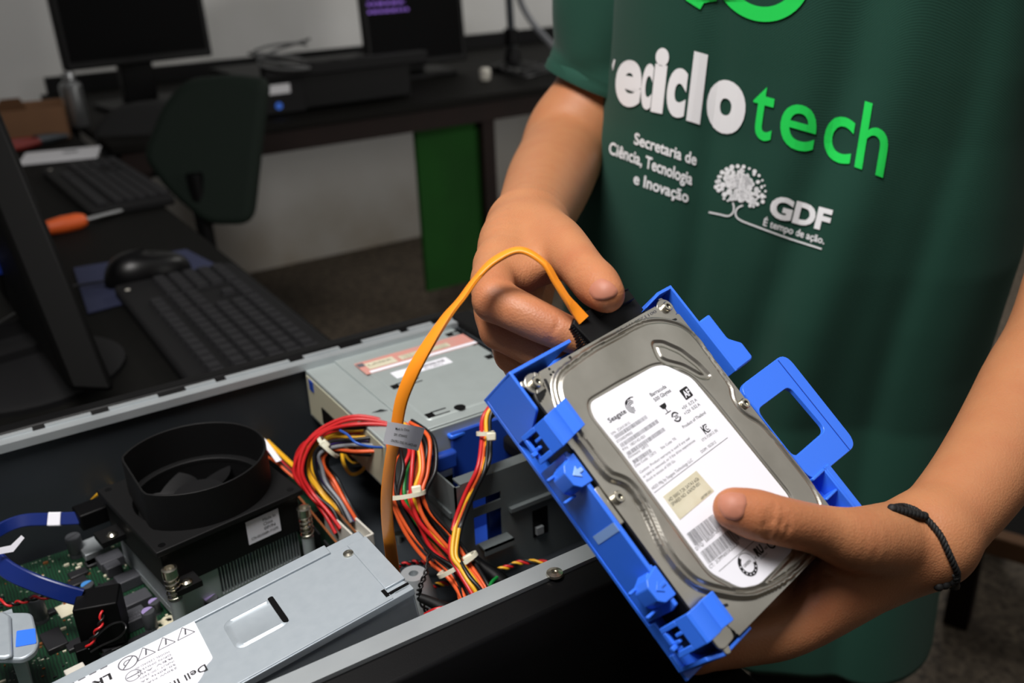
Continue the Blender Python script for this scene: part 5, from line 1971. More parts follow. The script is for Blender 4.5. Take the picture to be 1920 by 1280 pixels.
def cloth_material():
    m = mat('green_cotton', '#1d4337', 0.85, spec=0.2)
    nt = m.node_tree
    b = nt.nodes['Principled BSDF']
    b.inputs['Sheen Weight'].default_value = 0.05
    tc = nt.nodes['Texture Coordinate']
    w1 = nt.nodes.new('ShaderNodeTexWave')
    w1.inputs['Scale'].default_value = 420
    w1.bands_direction = 'DIAGONAL'
    nt.links.new(tc.outputs['Object'], w1.inputs['Vector'])
    n = nt.nodes.new('ShaderNodeTexNoise')
    n.inputs['Scale'].default_value = 500
    nt.links.new(tc.outputs['Object'], n.inputs['Vector'])
    sm = nt.nodes.new('ShaderNodeMath')
    sm.operation = 'ADD'
    nt.links.new(w1.outputs['Fac'], sm.inputs[0])
    nt.links.new(n.outputs['Fac'], sm.inputs[1])
    bp = nt.nodes.new('ShaderNodeBump')
    bp.inputs['Strength'].default_value = .15
    bp.inputs['Distance'].default_value = .0005
    nt.links.new(sm.outputs[0], bp.inputs['Height'])
    nt.links.new(bp.outputs['Normal'], b.inputs['Normal'])
    return m


M['shirt'] = cloth_material()


def arr(v):
    return np.array(v, float)


# ---- implicit body surface: tapered, optionally flattened limbs blended together
class Body:
    def __init__(self):
        self.p = []

    def limb(self, a, b, ra, rb, k=.004, flat=None, sq=1.0):
        """flat = direction in which the limb is squeezed by sq"""
        self.p.append(([arr(a), arr(b)], [ra, rb], k, None if flat is None else arr(Vector(flat).normalized()), sq))

    def chain(self, pts, rs, k=.004, flat=None, sq=1.0, per=5):
        q = spline([Vector(p) for p in pts], per)
        r = [v.x for v in spline([Vector((x, 0, 0)) for x in rs], per)]
        self.p.append(([arr(v) for v in q], r, k, None if flat is None else arr(Vector(flat).normalized()), sq))

    def field(self, lo, hi, h):
        n = [int(math.ceil((hi[i] - lo[i]) / h)) + 1 for i in range(3)]
        F = np.full(n, .03, np.float32)
        ax = [lo[i] + h * np.arange(n[i]) for i in range(3)]
        for pts, rs, k, fl, sq in self.p:
            R = max(rs) * max(1, sq) + .022
            pp = np.array(pts)
            i0 = [max(0, int((pp[:, i].min() - R - lo[i]) / h)) for i in range(3)]
            i1 = [min(n[i], int((pp[:, i].max() + R - lo[i]) / h) + 2) for i in range(3)]
            if any(i0[i] >= i1[i] for i in range(3)):
                continue
            D = np.full([i1[i] - i0[i] for i in range(3)], .03, np.float32)
            for s in range(len(pts) - 1):
                a, b, ra, rb = pts[s], pts[s + 1], rs[s], rs[s + 1]
                R = max(ra, rb) * max(1, sq) + .022
                j0 = [max(i0[i], int((min(a[i], b[i]) - R - lo[i]) / h)) for i in range(3)]
                j1 = [min(i1[i], int((max(a[i], b[i]) + R - lo[i]) / h) + 2) for i in range(3)]
                if any(j0[i] >= j1[i] for i in range(3)):
                    continue
                X, Y, Zz = np.meshgrid(*[ax[i][j0[i]:j1[i]].astype(np.float32) for i in range(3)], indexing='ij', sparse=True)
                ab = b - a
                L2 = float(ab @ ab) + 1e-12
                t = np.clip(((X - a[0]) * ab[0] + (Y - a[1]) * ab[1] + (Zz - a[2]) * ab[2]) / L2, 0, 1)
                dx, dy, dz = X - a[0] - t * ab[0], Y - a[1] - t * ab[1], Zz - a[2] - t * ab[2]
                if fl is not None:
                    q = dx * fl[0] + dy * fl[1] + dz * fl[2]
                    c = (1 / sq - 1)
                    dx, dy, dz = dx + fl[0] * q * c, dy + fl[1] * q * c, dz + fl[2] * q * c
                d = np.sqrt(dx * dx + dy * dy + dz * dz) - (ra + (rb - ra) * t)
                if fl is not None and sq < 1:
                    d = d * (sq + (1 - sq) * .5)
                sl = tuple(slice(j0[i] - i0[i], j1[i] - i0[i]) for i in range(3))
                D[sl] = np.minimum(D[sl], d)
            sl = tuple(slice(i0[i], i1[i]) for i in range(3))
            f = F[sl]
            if k > 0:
                hh = np.clip(.5 + .5 * (f - D) / k, 0, 1)
                F[sl] = f + (D - f) * hh - k * hh * (1 - hh)
            else:
                F[sl] = np.minimum(f, D)
        return F


def surface_net(F, lo, h):
    """polygons of the zero level of a sampled field"""
    s = F < 0
    n = F.shape
    c = np.zeros(tuple(k - 1 for k in n), np.int8)
    for dx in (0, 1):
        for dy in (0, 1):
            for dz in (0, 1):
                c += s[dx:n[0] - 1 + dx, dy:n[1] - 1 + dy, dz:n[2] - 1 + dz]
    cells = np.argwhere((c > 0) & (c < 8))
    idx = -np.ones(c.shape, np.int64)
    idx[tuple(cells.T)] = np.arange(len(cells))
    acc = np.zeros((len(cells), 3))
    cnt = np.zeros(len(cells))
    cor = [(a, b, d) for a in (0, 1) for b in (0, 1) for d in (0, 1)]
    for i, p in enumerate(cor):
        for q in cor[i + 1:]:
            if sum(abs(p[k] - q[k]) for k in range(3)) != 1:
                continue
            fp = F[cells[:, 0] + p[0], cells[:, 1] + p[1], cells[:, 2] + p[2]]
            fq = F[cells[:, 0] + q[0], cells[:, 1] + q[1], cells[:, 2] + q[2]]
            m = (fp < 0) != (fq < 0)
            t = np.where(m, fp / np.where(m, fp - fq, 1), 0)
            pt = np.array(p)[None] + t[:, None] * (np.array(q) - np.array(p))[None]
            acc[m] += pt[m]
            cnt[m] += 1
    V = (cells + acc / cnt[:, None]) * h + np.array(lo)
    faces = []
    for ax in range(3):
        u, w_ = [(1, 2), (2, 0), (0, 1)][ax]
        sl0 = [slice(None)] * 3
        sl1 = [slice(None)] * 3
        sl0[ax] = slice(0, -1)
        sl1[ax] = slice(1, None)
        a, b = s[tuple(sl0)], s[tuple(sl1)]
        e = np.argwhere(a != b)
        e = e[(e[:, u] > 0) & (e[:, w_] > 0) & (e[:, u] < n[u] - 1) & (e[:, w_] < n[w_] - 1)]
        if not len(e):
            continue
        eu, ew = np.zeros(3, int), np.zeros(3, int)
        eu[u] = 1
        ew[w_] = 1
        q = [idx[tuple((e - d_).T)] for d_ in (0 * eu, eu, eu + ew, ew)]
        q = np.stack(q, 1)
        flip = ~a[tuple(e.T)]
        q[flip] = q[flip][:, ::-1]
        faces.append(q)
    return V, np.concatenate(faces)[:, ::-1]


hands = Body()
# ---------------- arm and hand at the left of the picture (holds the plug) ----------------
SHa, ELa, WRa = P(1192, -270, .755), P(1058, 290, .83), P(990, 432, .575)
hands.chain([SHa, P(1138, 130, .845), P(1070, 252, .850), P(1052, 294, .832), P(1030, 340, .755), P(1010, 388, .665), WRa], [.040, .0405, .0400, .0375, .0345, .0285, .0235], .01, per=8)
# back of the hand and knuckles
iM, mM, rM, pM = P(938, 497, .492), P(940, 550, .515), P(948, 605, .53), P(962, 650, .535)
hands.chain([WRa, P(962, 456, .53), iM], [.0235, .0195, .0125], .006)
hands.chain([WRa, P(965, 498, .545), mM], [.0225, .019, .0130], .006)
hands.chain([WRa, P(972, 540, .56), rM], [.0215, .0175, .0125], .006)
hands.chain([WRa, P(985, 560, .57), pM], [.0205, .0165, .0115], .006)
hands.limb(P(982, 490, .53), P(965, 560, .53), .016, .014, .008)
# thumb
tC, tM, tI, tT = P(1012, 448, .535), P(1063, 473, .482), P(1101, 514, .448), P(1137, 552, .4275)
hands.chain([WRa, tC, P(1040, 460, .508), tM, P(1084, 494, .463), tI, P(1120, 534, .437), tT], [.0235, .0200, .0166, .0132, .0114, .0108, .0108, .0086], .007)
# web between thumb and first finger
hands.limb(P(1022, 478, .51), P(955, 510, .487), .0118, .0110, .012)
hands.limb(P(1040, 484, .497), P(975, 520, .478), .0078, .0085, .010)
# first finger: folds forward, then back along the plug
iP, iD, iT = P(928, 562, .447), P(1040, 616, .434), P(1094, 638, .432)
hands.chain([iM, P(924, 528, .467), iP], [.0128, .0114, .0104], .006)
hands.chain([iP, P(980, 588, .438), iD, iT], [.0104, .0099, .0091, .0076], .003, per=7)
# second finger
mP, mD, mT = P(936, 618, .468), P(1018, 662, .452), P(1065, 680, .448)
hands.chain([mM, P(928, 580, .487), mP], [.0130, .0112, .0099], .005)
hands.chain([mP, mD, mT], [.0098, .0090, .0076], .002)
# third and fourth
rP, rD, rT = P(962, 664, .486), P(1010, 697, .474), P(1050, 712, .470)
hands.chain([rM, rP], [.0125, .0097], .005)
hands.chain([rP, rD, rT], [.0095, .0086, .0074], .002)
pP, pD = P(985, 704, .502), P(1030, 728, .494)
hands.chain([pM, pP, pD], [.0110, .0086, .0078], .004)

# ---------------- arm and hand at the right of the picture (grips the drive) ----------------
other = Body()
WRb, ELb = P(1741, 1009, .452), P(2060, 520, .575)
SHb = P(2260, -250, .58)
other.chain([SHb, ELb, P(1935, 735, .53), P(1837, 895, .484), WRb], [.046, .040, .0292, .0240, .0204], .01)
# thumb lying over the label
bC, bM, bI, bT = P(1690, 1012, .448), hp(1606, 1012, 3), hp(1462, 976, 11.5), hp(1376, 953, 9.8)
bQ = P(1535, 993, (bM - CAM).dot(CF) * .5 + (bI - CAM).dot(CF) * .5)
other.chain([WRb, bC, bM, bQ, bI, hp(1415, 964, 10.8), bT], [.0204, .0188, .0146, .0110, .0104, .0106, .0088], .008)
# palm and heel of the hand
bIM = P(1490, 1172, .430)
bIP, bID, bIT = hp(1302, 1214, -36), hp(1286, 1120, -37), hp(1322, 1050, -36)
bMid = (bIM - CAM).dot(CF) * .5 + (bIP - CAM).dot(CF) * .5
other.chain([WRb, P(1640, 1078, .452), bIM, P(1400, 1202, bMid), bIP], [.0200, .0165, .0130, .0106, .0104], .008)
other.chain([P(1745, 1028, .460), P(1650, 1080, .464), P(1560, 1128, .464)], [.0165, .0150, .0140], .008)
other.limb(P(1650, 1045, .447), P(1565, 1100, .440), .0165, .0140, .006)
other.limb(P(1588, 1034, .437), P(1530, 1122, .432), .0092, .0112, .010)
# first finger along under the drive's near end
other.chain([bIP, bID, bIT], [.0104, .0094, .0080], .003)
# other fingers, behind the drive
for k in range(3):
    a = P(1545 + 26 * k, 1105 - 24 * k, .455 + .01 * k)
    b = hp(1385 + 40 * k, 1120 - 46 * k, -39)
    c = hp(1320 + 40 * k, 1030 - 46 * k, -39)
    e = hp(1345 + 36 * k, 965 - 40 * k, -37)
    other.chain([P(1640, 1066, .465), a], [.014, .0125], .006)
    other.chain([a, b, c, e], [.0130, .0100, .0092, .0080], .003)


def bounds(body, pad=.06):
    pts = np.array([q for p in body.p for q in p[0]])
    return pts.min(0) - pad, pts.max(0) + pad


def mesh_of(body, h):
    lo, hi = bounds(body)
    F = body.field(lo, hi, h)
    return surface_net(F, lo, h)


def relax(V, Fc, it=2, f=.5):
    e = np.concatenate([Fc[:, [i, (i + 1) % 4]] for i in range(4)])
    for _ in range(it):
        acc = np.zeros_like(V)
        cnt = np.zeros(len(V))
        np.add.at(acc, e[:, 0], V[e[:, 1]])
        np.add.at(acc, e[:, 1], V[e[:, 0]])
        np.add.at(cnt, e[:, 0], 1)
        np.add.at(cnt, e[:, 1], 1)
        V = V + f * (acc / cnt[:, None] - V)
    return V


def crease(V, pts, depth, sig):
    """press a shallow skin fold along a 3-D polyline (towards the local axis given as last item)"""
    for a, b, inn in pts:
        a, b, inn = arr(a), arr(b), arr(inn)
        m = np.where(np.linalg.norm(V - (a + b) / 2, axis=1) < np.linalg.norm(b - a) / 2 + 4 * sig)[0]
        ab = b - a
        t = np.clip((V[m] - a) @ ab / (ab @ ab), 0, 1)
        d = np.linalg.norm(V[m] - a - t[:, None] * ab, axis=1)
        V[m] += (inn / np.linalg.norm(inn))[None] * (depth * np.exp(-(d / sig) ** 2))[:, None]
    return V


VA, FA = mesh_of(hands, .0014)
VA = relax(VA, FA, 2, .4)
far = (VA - arr(CAM)) @ arr(CF) > .60
VA = np.where(far[:, None], relax(VA, FA, 45, .5), VA)
VA = relax(VA, FA, 3, .4)
VB, FB = mesh_of(other, .0014)
VB = relax(VB, FB, 2, .4)
far = (VB - arr(WRb)) @ arr((ELb - WRb).normalized()) > .02
VB = np.where(far[:, None], relax(VB, FB, 45, .5), VB)
VB = relax(VB, FB, 3, .4)


def surf_pt(tree, px, py):
    r = ray(px, py).normalized()
    h_ = tree.ray_cast(CAM, r)
    return h_[0]


def mk_tree(V, Fc):
    return BVHTree.FromPolygons([tuple(v) for v in V], [tuple(f) for f in Fc])


trA, trB = mk_tree(VA, FA), mk_tree(VB, FB)


def crease_px(V, tree, lines, depth, sig):
    out = []
    for ln in lines:
        q = [surf_pt(tree, *p) for p in ln]
        for a, b in zip(q[:-1], q[1:]):
            if a is not None and b is not None and (a - b).length < .03:
                out.append((a, b, CF))
    return crease(V, out, depth, sig)


VB = crease_px(VB, trB, [[(1452, 948), (1448, 975), (1440, 1004), (1447, 1018)], [(1468, 952), (1466, 980), (1455, 1010)], [(1478, 968), (1478, 990), (1470, 1008)], [(1440, 960), (1434, 985), (1436, 1000)]], .0006, .0011)
VB = crease_px(VB, trB, [[(1532, 1050), (1528, 1085), (1524, 1125)], [(1548, 1062), (1560, 1075), (1600, 1082)], [(1540, 1060), (1548, 1075), (1575, 1090)]], .0007, .0013)
VB = crease_px(VB, trB, [[(1690, 962), (1720, 972), (1745, 990)], [(1700, 945), (1740, 905), (1760, 880)]], .0008, .003)
VA = crease_px(VA, trA, [[(1068, 497), (1080, 488), (1098, 484), (1108, 488)], [(1072, 506), (1090, 496), (1104, 496)], [(1078, 512), (1096, 506), (1110, 503)]], .0006, .0010)
VA = crease_px(VA, trA, [[(1046, 600), (1044, 612), (1038, 622)], [(1028, 636), (1022, 648), (1026, 654)], [(1036, 638), (1034, 648)]], .0005, .0010)

# one mesh: both arms, torso, neck and head
core = Body()
E_R = Vector((CR.x, CR.y, 0)).normalized()
E_F = Vector((-E_R.y, E_R.x, 0))
AN = math.radians(32)
E_S = (E_R * math.cos(AN) - E_F * math.sin(AN))            # from the person's right shoulder to the left one
E_N = -(E_F * math.cos(AN) + E_R * math.sin(AN))           # out of the chest
T0 = P(1540, 330, .78)
T0 = Vector((T0.x, T0.y, CAM_Z))


def tor(s, n, z):
    return T0 + E_S * s + E_N * n + Vector((0, 0, z))


def hips(s, n, z):
    """the same, following the lean of the hips"""
    q = .26 * max(0.0, min(.36, -.04 - z))
    return tor(s, n - q, z) - E_R * (.34 * q + .03 * min(1, max(0, -z) * 4))


core.chain([hips(0, 0, -.5), hips(0, 0, -.3), hips(0, 0, -.12), tor(.01, 0, .02)], [.070, .070, .074, .078], .03, E_S, 1.4)
core.limb(tor(-.10, 0, .06), tor(.13, 0, .06), .05, .05, .04)
core.limb(SHa, tor(-.06, 0, .02), .034, .045, .015)
core.limb(SHb, tor(.09, 0, .03), .034, .04, .012)
core.chain([tor(.015, 0, .08), tor(.015, .02, .19)], [.05, .048], .03)
HD = tor(.015, .045, .29)
core.limb(HD + Vector((0, 0, .03)), HD + E_N * -.02 + Vector((0, 0, .03)), .078, .078, .02)
core.limb(HD + E_N * .02, HD + E_N * .045 + Vector((0, 0, -.075)), .062, .030, .025)
core.limb(HD + E_N * .082 + Vector((0, 0, .005)), HD + E_N * .104 + Vector((0, 0, -.028)), .008, .012, .008)
core.limb(HD + E_N * .082 + E_S * .02 + Vector((0, 0, -.058)), HD + E_N * .082 - E_S * .02 + Vector((0, 0, -.058)), .007, .007, .006)
for s in (-1, 1):
    core.limb(HD + E_S * s * .078 + Vector((0, 0, .012)), HD + E_S * s * .076 + Vector((0, 0, -.02)), .014, .010, .004)
    core.limb(HD + E_S * s * .03 + E_N * .066 + Vector((0, 0, .012)), HD + E_S * s * .034 + E_N * .066 + Vector((0, 0, .012)), .013, .012, .003)
VC, FC = mesh_of(core, .004)
V = np.concatenate([VA, VB, VC])
Fc = np.concatenate([FA, FB + len(VA), FC + len(VA) + len(VB)])
pr_ = thing('person', 'person in a green printed T-shirt holding a hard drive and its plug', 'person', (T0.x, T0.y, 0))
I = loc((T0.x, T0.y, 0))
me = bpy.data.meshes.new('body')
me.from_pydata([tuple(v - np.array((T0.x, T0.y, 0))) for v in V], [], [tuple(f) for f in Fc])
me.update()
# a little redness over knuckles and finger ends
fl = np.zeros(len(V))
for q, rad, am in ((bI, .015, .35), (bT, .012, .6), (tI, .014, .4), (tT, .012, .5), (iP, .016, .5), (iD, .012, .4), (mP, .014, .4), (rP, .012, .4), (P(1530, 1110, .43), .02, .5), (bIP, .015, .4)):
    d = np.linalg.norm(V - arr(q), axis=1)
    fl += am * np.exp(-(d / rad) ** 2)
atr = me.attributes.new('flush', 'FLOAT', 'POINT')
atr.data.foreach_set('value', np.clip(fl, 0, 1).astype(np.float32))
body = link('body', me, M['skin'], pr_, smooth=180)

trA, trB = mk_tree(VA, FA), mk_tree(VB, FB)


# ---- nails: curved plates lying on the finger ends
def nail(tree, outline_px, lift=.0006):
    cx = sum(p[0] for p in outline_px) / len(outline_px)
    cy_ = sum(p[1] for p in outline_px) / len(outline_px)
    ring = round_poly(outline_px, 7, 4)
    n = len(ring)
    vs = []
    for s in (1.0, .92, .7, .45, .2):
        for x, y in ring:
            q = surf_pt(tree, cx + (x - cx) * s, cy_ + (y - cy_) * s)
            if q is None:
                q = P(x, y, .41)
            vs.append(q - ray(x, y).normalized() * (lift if s < .95 else -lift * .3))
    c = surf_pt(tree, cx, cy_) - ray(cx, cy_).normalized() * lift
    vs.append(c)
    fs = []
    for k in range(4):
        for i in range(n):
            j = (i + 1) % n
            fs.append((k * n + i, k * n + j, (k + 1) * n + j, (k + 1) * n + i))
    for i in range(n):
        fs.append((4 * n + i, 4 * n + (i + 1) % n, 5 * n))
    return MB().add([I @ v for v in vs], fs).build('fingernail', M['nail'], body, smooth=80)


nail(trB, [(1347, 928), (1368, 921), (1396, 924), (1402, 940), (1394, 970), (1382, 978), (1358, 972), (1344, 950)])
nail(trA, [(1102, 546), (1110, 530), (1127, 520), (1147, 529), (1161, 545), (1155, 556), (1134, 563), (1113, 562)])

# ---- bracelet
wa = (WRb - P(1841, 900, .484)).normalized()
ctr = [(1672, 952), (1692, 949), (1712, 954), (1730, 966), (1748, 984), (1764, 1005), (1776, 1030), (1787, 1055), (1795, 1075), (1793, 1092)]
pts = []
for x, y in ctr:
    q = surf_pt(trB, x, y)
    if q is None:
        q = P(x, y, .455)
    pts.append(q - ray(x, y).normalized() * .0012)
back = [P(1792, 1100, .47), P(1770, 1090, .487), P(1720, 1040, .492), P(1682, 985, .478), P(1664, 955, .462)]
loop = spline(pts + back, 8, True)
fr = frames(loop, True)
br = None
for k in range(3):
    q = []
    for i, (p_, (t, a, b)) in enumerate(zip(loop, fr)):
        an = 2 * PI * (i * 17 / len(loop)) + k * 2 * PI / 3
        q.append(I @ (p_ + a * .0008 * math.cos(an) + b * .0008 * math.sin(an)))
    o = MB()
    o.tube(q, .0009, 7, closed=True, smooth=False)
    if br is None:
        br = o
    else:
        br2 = o
        vs = [v.co.copy() for v in o.bm.verts]
        o.bm.verts.index_update()
        fs = [[v.index for v in f.verts] for f in o.bm.faces]
        br.add(vs, fs)
brc = br.build('bracelet', M['lace'], pr_, smooth=60)
mb = MB()
for k in range(9):
    f = k / 8
    q = I @ (P(1672 + 50 * f, 951 + 10 * f * f, .4375 + .004 * f) if False else (pts[0].lerp(pts[3], f) - CF * .001))
    mb.lathe([(.0001, -.0022), (.0020, -.0012), (.0024, 0), (.0020, .0012), (.0001, .0022)], q, 10)
mb.build('braid', M['lace'], brc, smooth=60)
mb = MB()
for dx, dy, r in ((0, 0, .0034), (6, 10, .0030), (2, 20, .0034), (-10, 28, .0028), (10, -4, .0022), (-22, 32, .0026)):
    q = I @ P(1782 + dx, 1066 + dy, .438)
    mb.lathe([(.0001, -r), (r * .7, -r * .7), (r, 0), (r * .7, r * .7), (.0001, r)], q, 10)
mb.build('knot', M['lace'], brc, smooth=60)
MB().lathe([(.0001, -.0018), (.0013, -.0012), (.0018, 0), (.0013, .0012), (.0001, .0018)], I @ P(1790, 1076, .4335), 12).build('bead', M['silver'], brc, smooth=60)

# ---- hair cap
mb = MB()
vs, fs = [], []
n = 28
for k in range(11):
    ph = k / 10 * 1.75
    for i in range(n):
        a = 2 * PI * i / n
        d_ = E_S * math.cos(a) * math.sin(ph) + E_N * math.sin(a) * math.sin(ph) + Vector((0, 0, math.cos(ph)))
        low = max(0, math.sin(a)) * max(0, ph - 1.05) * .9
        vs.append(I @ (HD - E_N * .012 + Vector((0, 0, .035)) + d_ * (.088 + .004 * math.sin(9 * a + 3 * k)) * (1 - low * .25)))
for k in range(10):
    for i in range(n):
        j = (i + 1) % n
        fs.append((k * n + i, k * n + j, (k + 1) * n + j, (k + 1) * n + i))
mb.add(vs, fs).build('hair', M['hair'], pr_, smooth=70)

# ---- T-shirt: lofted rings, then sleeves
levels = [(.14, -.016, .060, .045), (.125, -.018, .105, .058), (.10, -.0215, .142, .082), (.06, -.0205, .150, .094), (0, -.0180, .157, .100), (-.05, -.0160, .161, .102), (-.10, -.0145, .1650, .105), (-.15, -.0168, .1683, .107),
          (-.20, -.0225, .175, .110), (-.25, -.0275, .1805, .112), (-.30, -.0345, .181, .112), (-.35, -.039, .180, .112), (-.40, -.041, .180, .112), (-.50, -.0435, .1775, .111), (-.57, -.044, .178, .112), (-.67, -.044, .180, .113)]
lz = np.array([l[0] for l in levels])[::-1]
ls, la, lb_ = (np.array([l[i] for l in levels])[::-1] for i in (1, 2, 3))
NR, NZ = 220, 150
zs = np.linspace(.14, -.67, NZ)
vs, fs = [], []
ex = 2.5
for k, z in enumerate(zs):
    s0, a_, b_ = (np.interp(z, lz, q) for q in (ls, la, lb_))
    lean = .26 * max(0.0, -.04 - z) if z > -.40 else .26 * .36       # the shirt hangs back towards the hips
    s0 -= .34 * lean
    a_ *= 1 + 1.3 * lean
    for i in range(NR):
        t = 2 * PI * i / NR
        c, s = math.cos(t), math.sin(t)
        x = math.copysign(abs(c) ** (2 / ex), c)
        y = math.copysign(abs(s) ** (2 / ex), s)
        # hanging folds: deepen towards the hem, strongest on the person's left flank
        g = min(1, max(0, (.12 - z) / .5))
        xx = x * a_
        f = 0
        if y > -.4:
            f += -.010 * (.35 + g) * math.exp(-((xx - .062 - .10 * z) / .017) ** 2)
            f += .006 * (.4 + g) * math.exp(-((xx - .095 - .06 * z) / .02) ** 2)
            f += -.0065 * (.3 + g) * math.exp(-((xx + .045 + .03 * z) / .012) ** 2) * (1 if z < -.05 else .3)
            f += .004 * g * math.exp(-((xx + .085) / .03) ** 2)
            f += -.006 * g * math.exp(-((xx - .13) / .012) ** 2)
            f += .0035 * g * math.sin(xx * 55 + 4 * z)
            f *= max(0, min(1, y * 2.2))
        f += .0025 * g * math.sin(7 * t + 5 * z)
        d_ = Vector((0, 0, 0)) + E_R * s0 + E_S * (x * a_) + E_N * (y * b_ + f - lean)
        vs.append(Vector((T0.x, T0.y, CAM_Z + z)) + d_)
for k in range(NZ - 1):
    for i in range(NR):
        j = (i + 1) % NR
        fs.append((k * NR + i, (k + 1) * NR + i, (k + 1) * NR + j, k * NR + j))
sh = MB()
sh.add([I @ v for v in vs], fs)
shirt_tree = BVHTree.FromPolygons(vs, fs)


def sleeve(path, rad, hem_w):
    n = 40
    pts = spline(path, 10)
    m = len(pts)
    fr = frames(pts)
    vs, fs = [], []
    rr = np.interp(np.linspace(0, 1, m), np.linspace(0, 1, len(rad)), rad)
    for k in range(m):
        p_, (t, a, b) = pts[k], fr[k]
        for i in range(n):
            an = 2 * PI * i / n
            q = rr[k] * (1 + .02 * math.sin(3 * an + k * .3) + .012 * math.sin(5 * an - k * .4))
            if k in (m - 4,):
                q *= .988
            vs.append(p_ + a * q * math.cos(an) + b * q * math.sin(an))
    for k in range(m - 1):
        for i in range(n):
            j = (i + 1) % n
            fs.append((k * n + i, k * n + j, (k + 1) * n + j, (k + 1) * n + i))
    # inside of the sleeve
    base = len(vs)
    for k in (m - 1, m - 6):
        p_, (t, a, b) = pts[k], fr[k]
        for i in range(n):
            an = 2 * PI * i / n
            q = (rr[k] - .0022)
            vs.append(p_ + a * q * math.cos(an) + b * q * math.sin(an))
    for i in range(n):
        j = (i + 1) % n
        fs.append(((m - 1) * n + i, (m - 1) * n + j, base + j, base + i))
        fs.append((base + i, base + j, base + n + j, base + n + i))
    return vs, fs


for path, rad in (([tor(-.09, 0, .07), SHa + Vector((0, 0, .01)), P(1163, -40, .802), P(1148, 95, .836), P(1126, 160, .850)], [.055, .058, .0565, .0535, .052]),
                  ([tor(.075, 0, .05), SHb * .4 + tor(.075, 0, .05) * .6 + Vector((0, 0, .012)), SHb + Vector((0, 0, .01)), SHb * .45 + ELb * .55], [.078, .072, .06, .057])):
    v_, f_ = sleeve(path, rad, .02)
    sh.add([I @ q for q in v_], f_)
shirt = sh.build('t_shirt', M['shirt'], pr_, smooth=60)
md = shirt.modifiers.new('thickness', 'SOLIDIFY')
md.thickness = .0012
md.offset = -1


# ---- printing on the chest
def on_shirt(x, y):
    r = ray(x, y).normalized()
    h_ = shirt_tree.ray_cast(CAM, r)
    if h_[0] is None:
        return None
    nrm = h_[1]
    if nrm.dot(r) > 0:
        nrm = -nrm
    return I @ (h_[0] + nrm * .001)


pw = Print()
# the big word: each letter has its own place along a base line that sags across the chest
bx = np.array([1150, 1175, 1210, 1232, 1275, 1305, 1362, 1435, 1500, 1575, 1607, 1660])
by = np.array([186, 192, 198, 202, 212, 222, 239, 261, 279, 302, 312, 333])
upx = lambda x: (8 + (x - 1160) / 490 * 8, -(84 + (x - 1160) / 490 * 9))


def letter(ch, x0, x1, bold, mi, xh=.52 / .7, shear=0.0):
    v, f = glyphs(ch, bold, 6)
    a, b = v[:, 0].min(), v[:, 0].max()

    def fn(u, y):
        x = x0 + (x1 - x0) * u
        yy = y / xh
        ux, uy = upx(x)
        return (x + ux * yy, np.interp(x, bx, by) + uy * yy)
    pw.text(ch, fn, bold, mi, 6)


for ch, x0, x1, bold in (('e', 1153, 1201, .036), ('c', 1201, 1221, .03), ('i', 1221, 1245, .05), ('c', 1248, 1283, .045), ('l', 1288, 1313, .05), ('o', 1321, 1393, .06)):
    letter(ch, x0, x1, bold, 0)
for ch, x0, x1 in (('t', 1405, 1445), ('e', 1459, 1524), ('c', 1540, 1594), ('h', 1603, 1655)):
    letter(ch, x0, x1, .008, 1)
pw.poly([(1151, 133), (1156, 112), (1153, 111), (1150, 122)])


def block_text(s, a, b, up, bold, mi=0):
    a, b, up = Vector(a), Vector(b), Vector(up)
    pw.text(s, lambda u, y: a + (b - a) * u + up * y, bold, mi, 4)


pw.build('shirt_lettering', on_shirt, [M['white_ink'], M['green_ink']], shirt, maxlen=3.6)['label'] = 'large white and green word'
pw = Print()
block_text('Secretaria de', (1190, 269), (1305, 309), (2.5, -21), .022)
block_text('Ciência, Tecnologia', (1143, 287), (1297, 346), (2.5, -22), .022)
block_text('e Inovação', (1189, 343), (1290, 379), (2.5, -21), .022)
pw.build('shirt_lettering', on_shirt, [M['white_ink']], shirt, maxlen=3.6)['label'] = 'three small white lines of text'
pw = Print()
block_text('GDF', (1441, 402), (1554, 432), (9, -37), .045)
block_text('É tempo de ação.', (1431, 421), (1546, 457), (3, -13), .018)


def stroke(pts, w_):
    q = spline([(x, y, 0) for x, y in pts], 6)
    for a, b in zip(q[:-1], q[1:]):
        if (b - a).length > 1e-6:
            pw.line((a.x, a.y), (b.x, b.y), w_, 0)


stroke([(1330, 397), (1350, 401), (1366, 404), (1375, 398), (1377, 388), (1375, 379)], 3)
stroke([(1394, 384), (1384, 389), (1380, 400), (1388, 411), (1420, 424), (1480, 446), (1542, 466)], 3)
rg = random.Random(5)
for k in range(150):
    a, q = rg.uniform(0, 2 * PI), math.sqrt(rg.uniform(0, 1))
    x, y = 1389.5 + 42 * q * math.cos(a) * 1.02, 353 + 38 * q * math.sin(a)
    y += .12 * (x - 1389)
    if y > 376 and abs(x - 1384) < 12:
        continue
    if rg.random() < .08:
        continue
    pw.disc((x, y), rg.uniform(3.2, 6.2) if q < .8 else rg.uniform(2, 4.2), 0, 10)
for k in range(16):
    a = -PI + k / 15 * PI * 1.15
    pw.disc((1390 + 46 * math.cos(a), 354 + 43 * math.sin(a) + 4 * math.cos(a)), rg.uniform(1.8, 4.8), 0, 10)
pw.build('shirt_emblem', on_shirt, [M['white_ink']], shirt, maxlen=3.6)['label'] = 'white tree emblem with letters'
pw = Print()
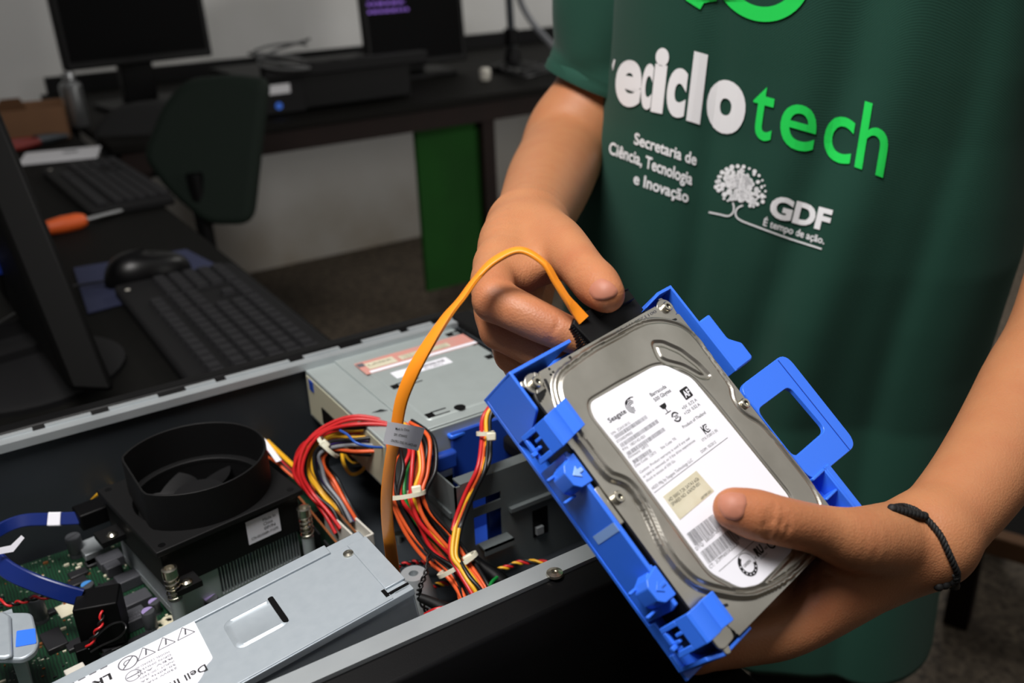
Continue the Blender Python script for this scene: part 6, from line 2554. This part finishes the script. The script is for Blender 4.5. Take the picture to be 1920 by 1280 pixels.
# green ring mark above the word
for i in range(40):
    t0, t1 = (math.radians(8 + 164 * k / 40) for k in (i, i + 1))
    pw.poly([(1431 + r * 1.0 * math.cos(t), -50 + r * math.sin(t) + .06 * (r * math.cos(t))) for r, t in ((62, t0), (90, t0), (90, t1), (62, t1))], 1)
pw.poly([(1268, -30), (1287, 0), (1313, 17), (1320, 5), (1345, 0), (1340, -30)], 1)
pw.build('shirt_emblem', on_shirt, [M['white_ink'], M['green_ink']], shirt, maxlen=3.6)['label'] = 'bright green ring mark'

# ---- trousers and shoes
tr = Body()
hipz = .66 - CAM_Z
for s in (-1, 1):
    tr.chain([hips(s * .080, 0, hipz), hips(s * .084, .01, .40 - CAM_Z), hips(s * .086, 0, .07 - CAM_Z)], [.078, .070, .062], .02)
tr.limb(hips(-.07, 0, hipz + .05), hips(.07, 0, hipz + .05), .082, .082, .03)
VT, FT = mesh_of(tr, .006)
me = bpy.data.meshes.new('trousers')
me.from_pydata([tuple(v - np.array((T0.x, T0.y, 0))) for v in VT], [], [tuple(f) for f in FT])
link('trousers', me, M['trousers'], pr_, smooth=180)
for s in (-1, 1):
    so = Body()
    so.limb(hips(s * .086, -.03, .045 - CAM_Z), hips(s * .10, .15, .035 - CAM_Z), .042, .034, .01)
    VS, FS = mesh_of(so, .005)
    VS[:, 2] = np.maximum(VS[:, 2], .002)
    me = bpy.data.meshes.new('shoe')
    me.from_pydata([tuple(v - np.array((T0.x, T0.y, 0))) for v in VS], [], [tuple(f) for f in FS])
    link('shoe', me, M['black_matte'], pr_, smooth=60)

# ---- furniture behind the person, low at the right
q0 = P(1880, 1000, 1.55)
bn = thing('bench', 'low wooden bench rail on dark legs at the right behind the person', 'bench', (q0.x, q0.y, 0))
I = loc((q0.x, q0.y, 0))
a, b = P(1800, 955, 1.55), P(2150, 1105, 1.42)
a.z = b.z = q0.z
dirx = (b - a).normalized()
nx = Vector((-dirx.y, dirx.x, 0))
R = Matrix((dirx, nx, Vector((0, 0, 1)))).transposed().to_4x4()
L = (b - a).length
Q = Matrix.Translation(I @ a) @ R
MB().box((-.02, 0, -.03), (L, .03, .006), Q).build('rail', M['cardboard'], bn, bevel=.003)
MB().box((-.02, .03, -.03), (L, .36, .0), Q).build('seat_board', M['table'], bn)
for x in (0.0, L - .05):
    for y in (.03, .30):
        MB().box((x, y, -(a.z)), (x + .04, y + .04, -.03), Q).build('leg', M['table_edge'], bn)
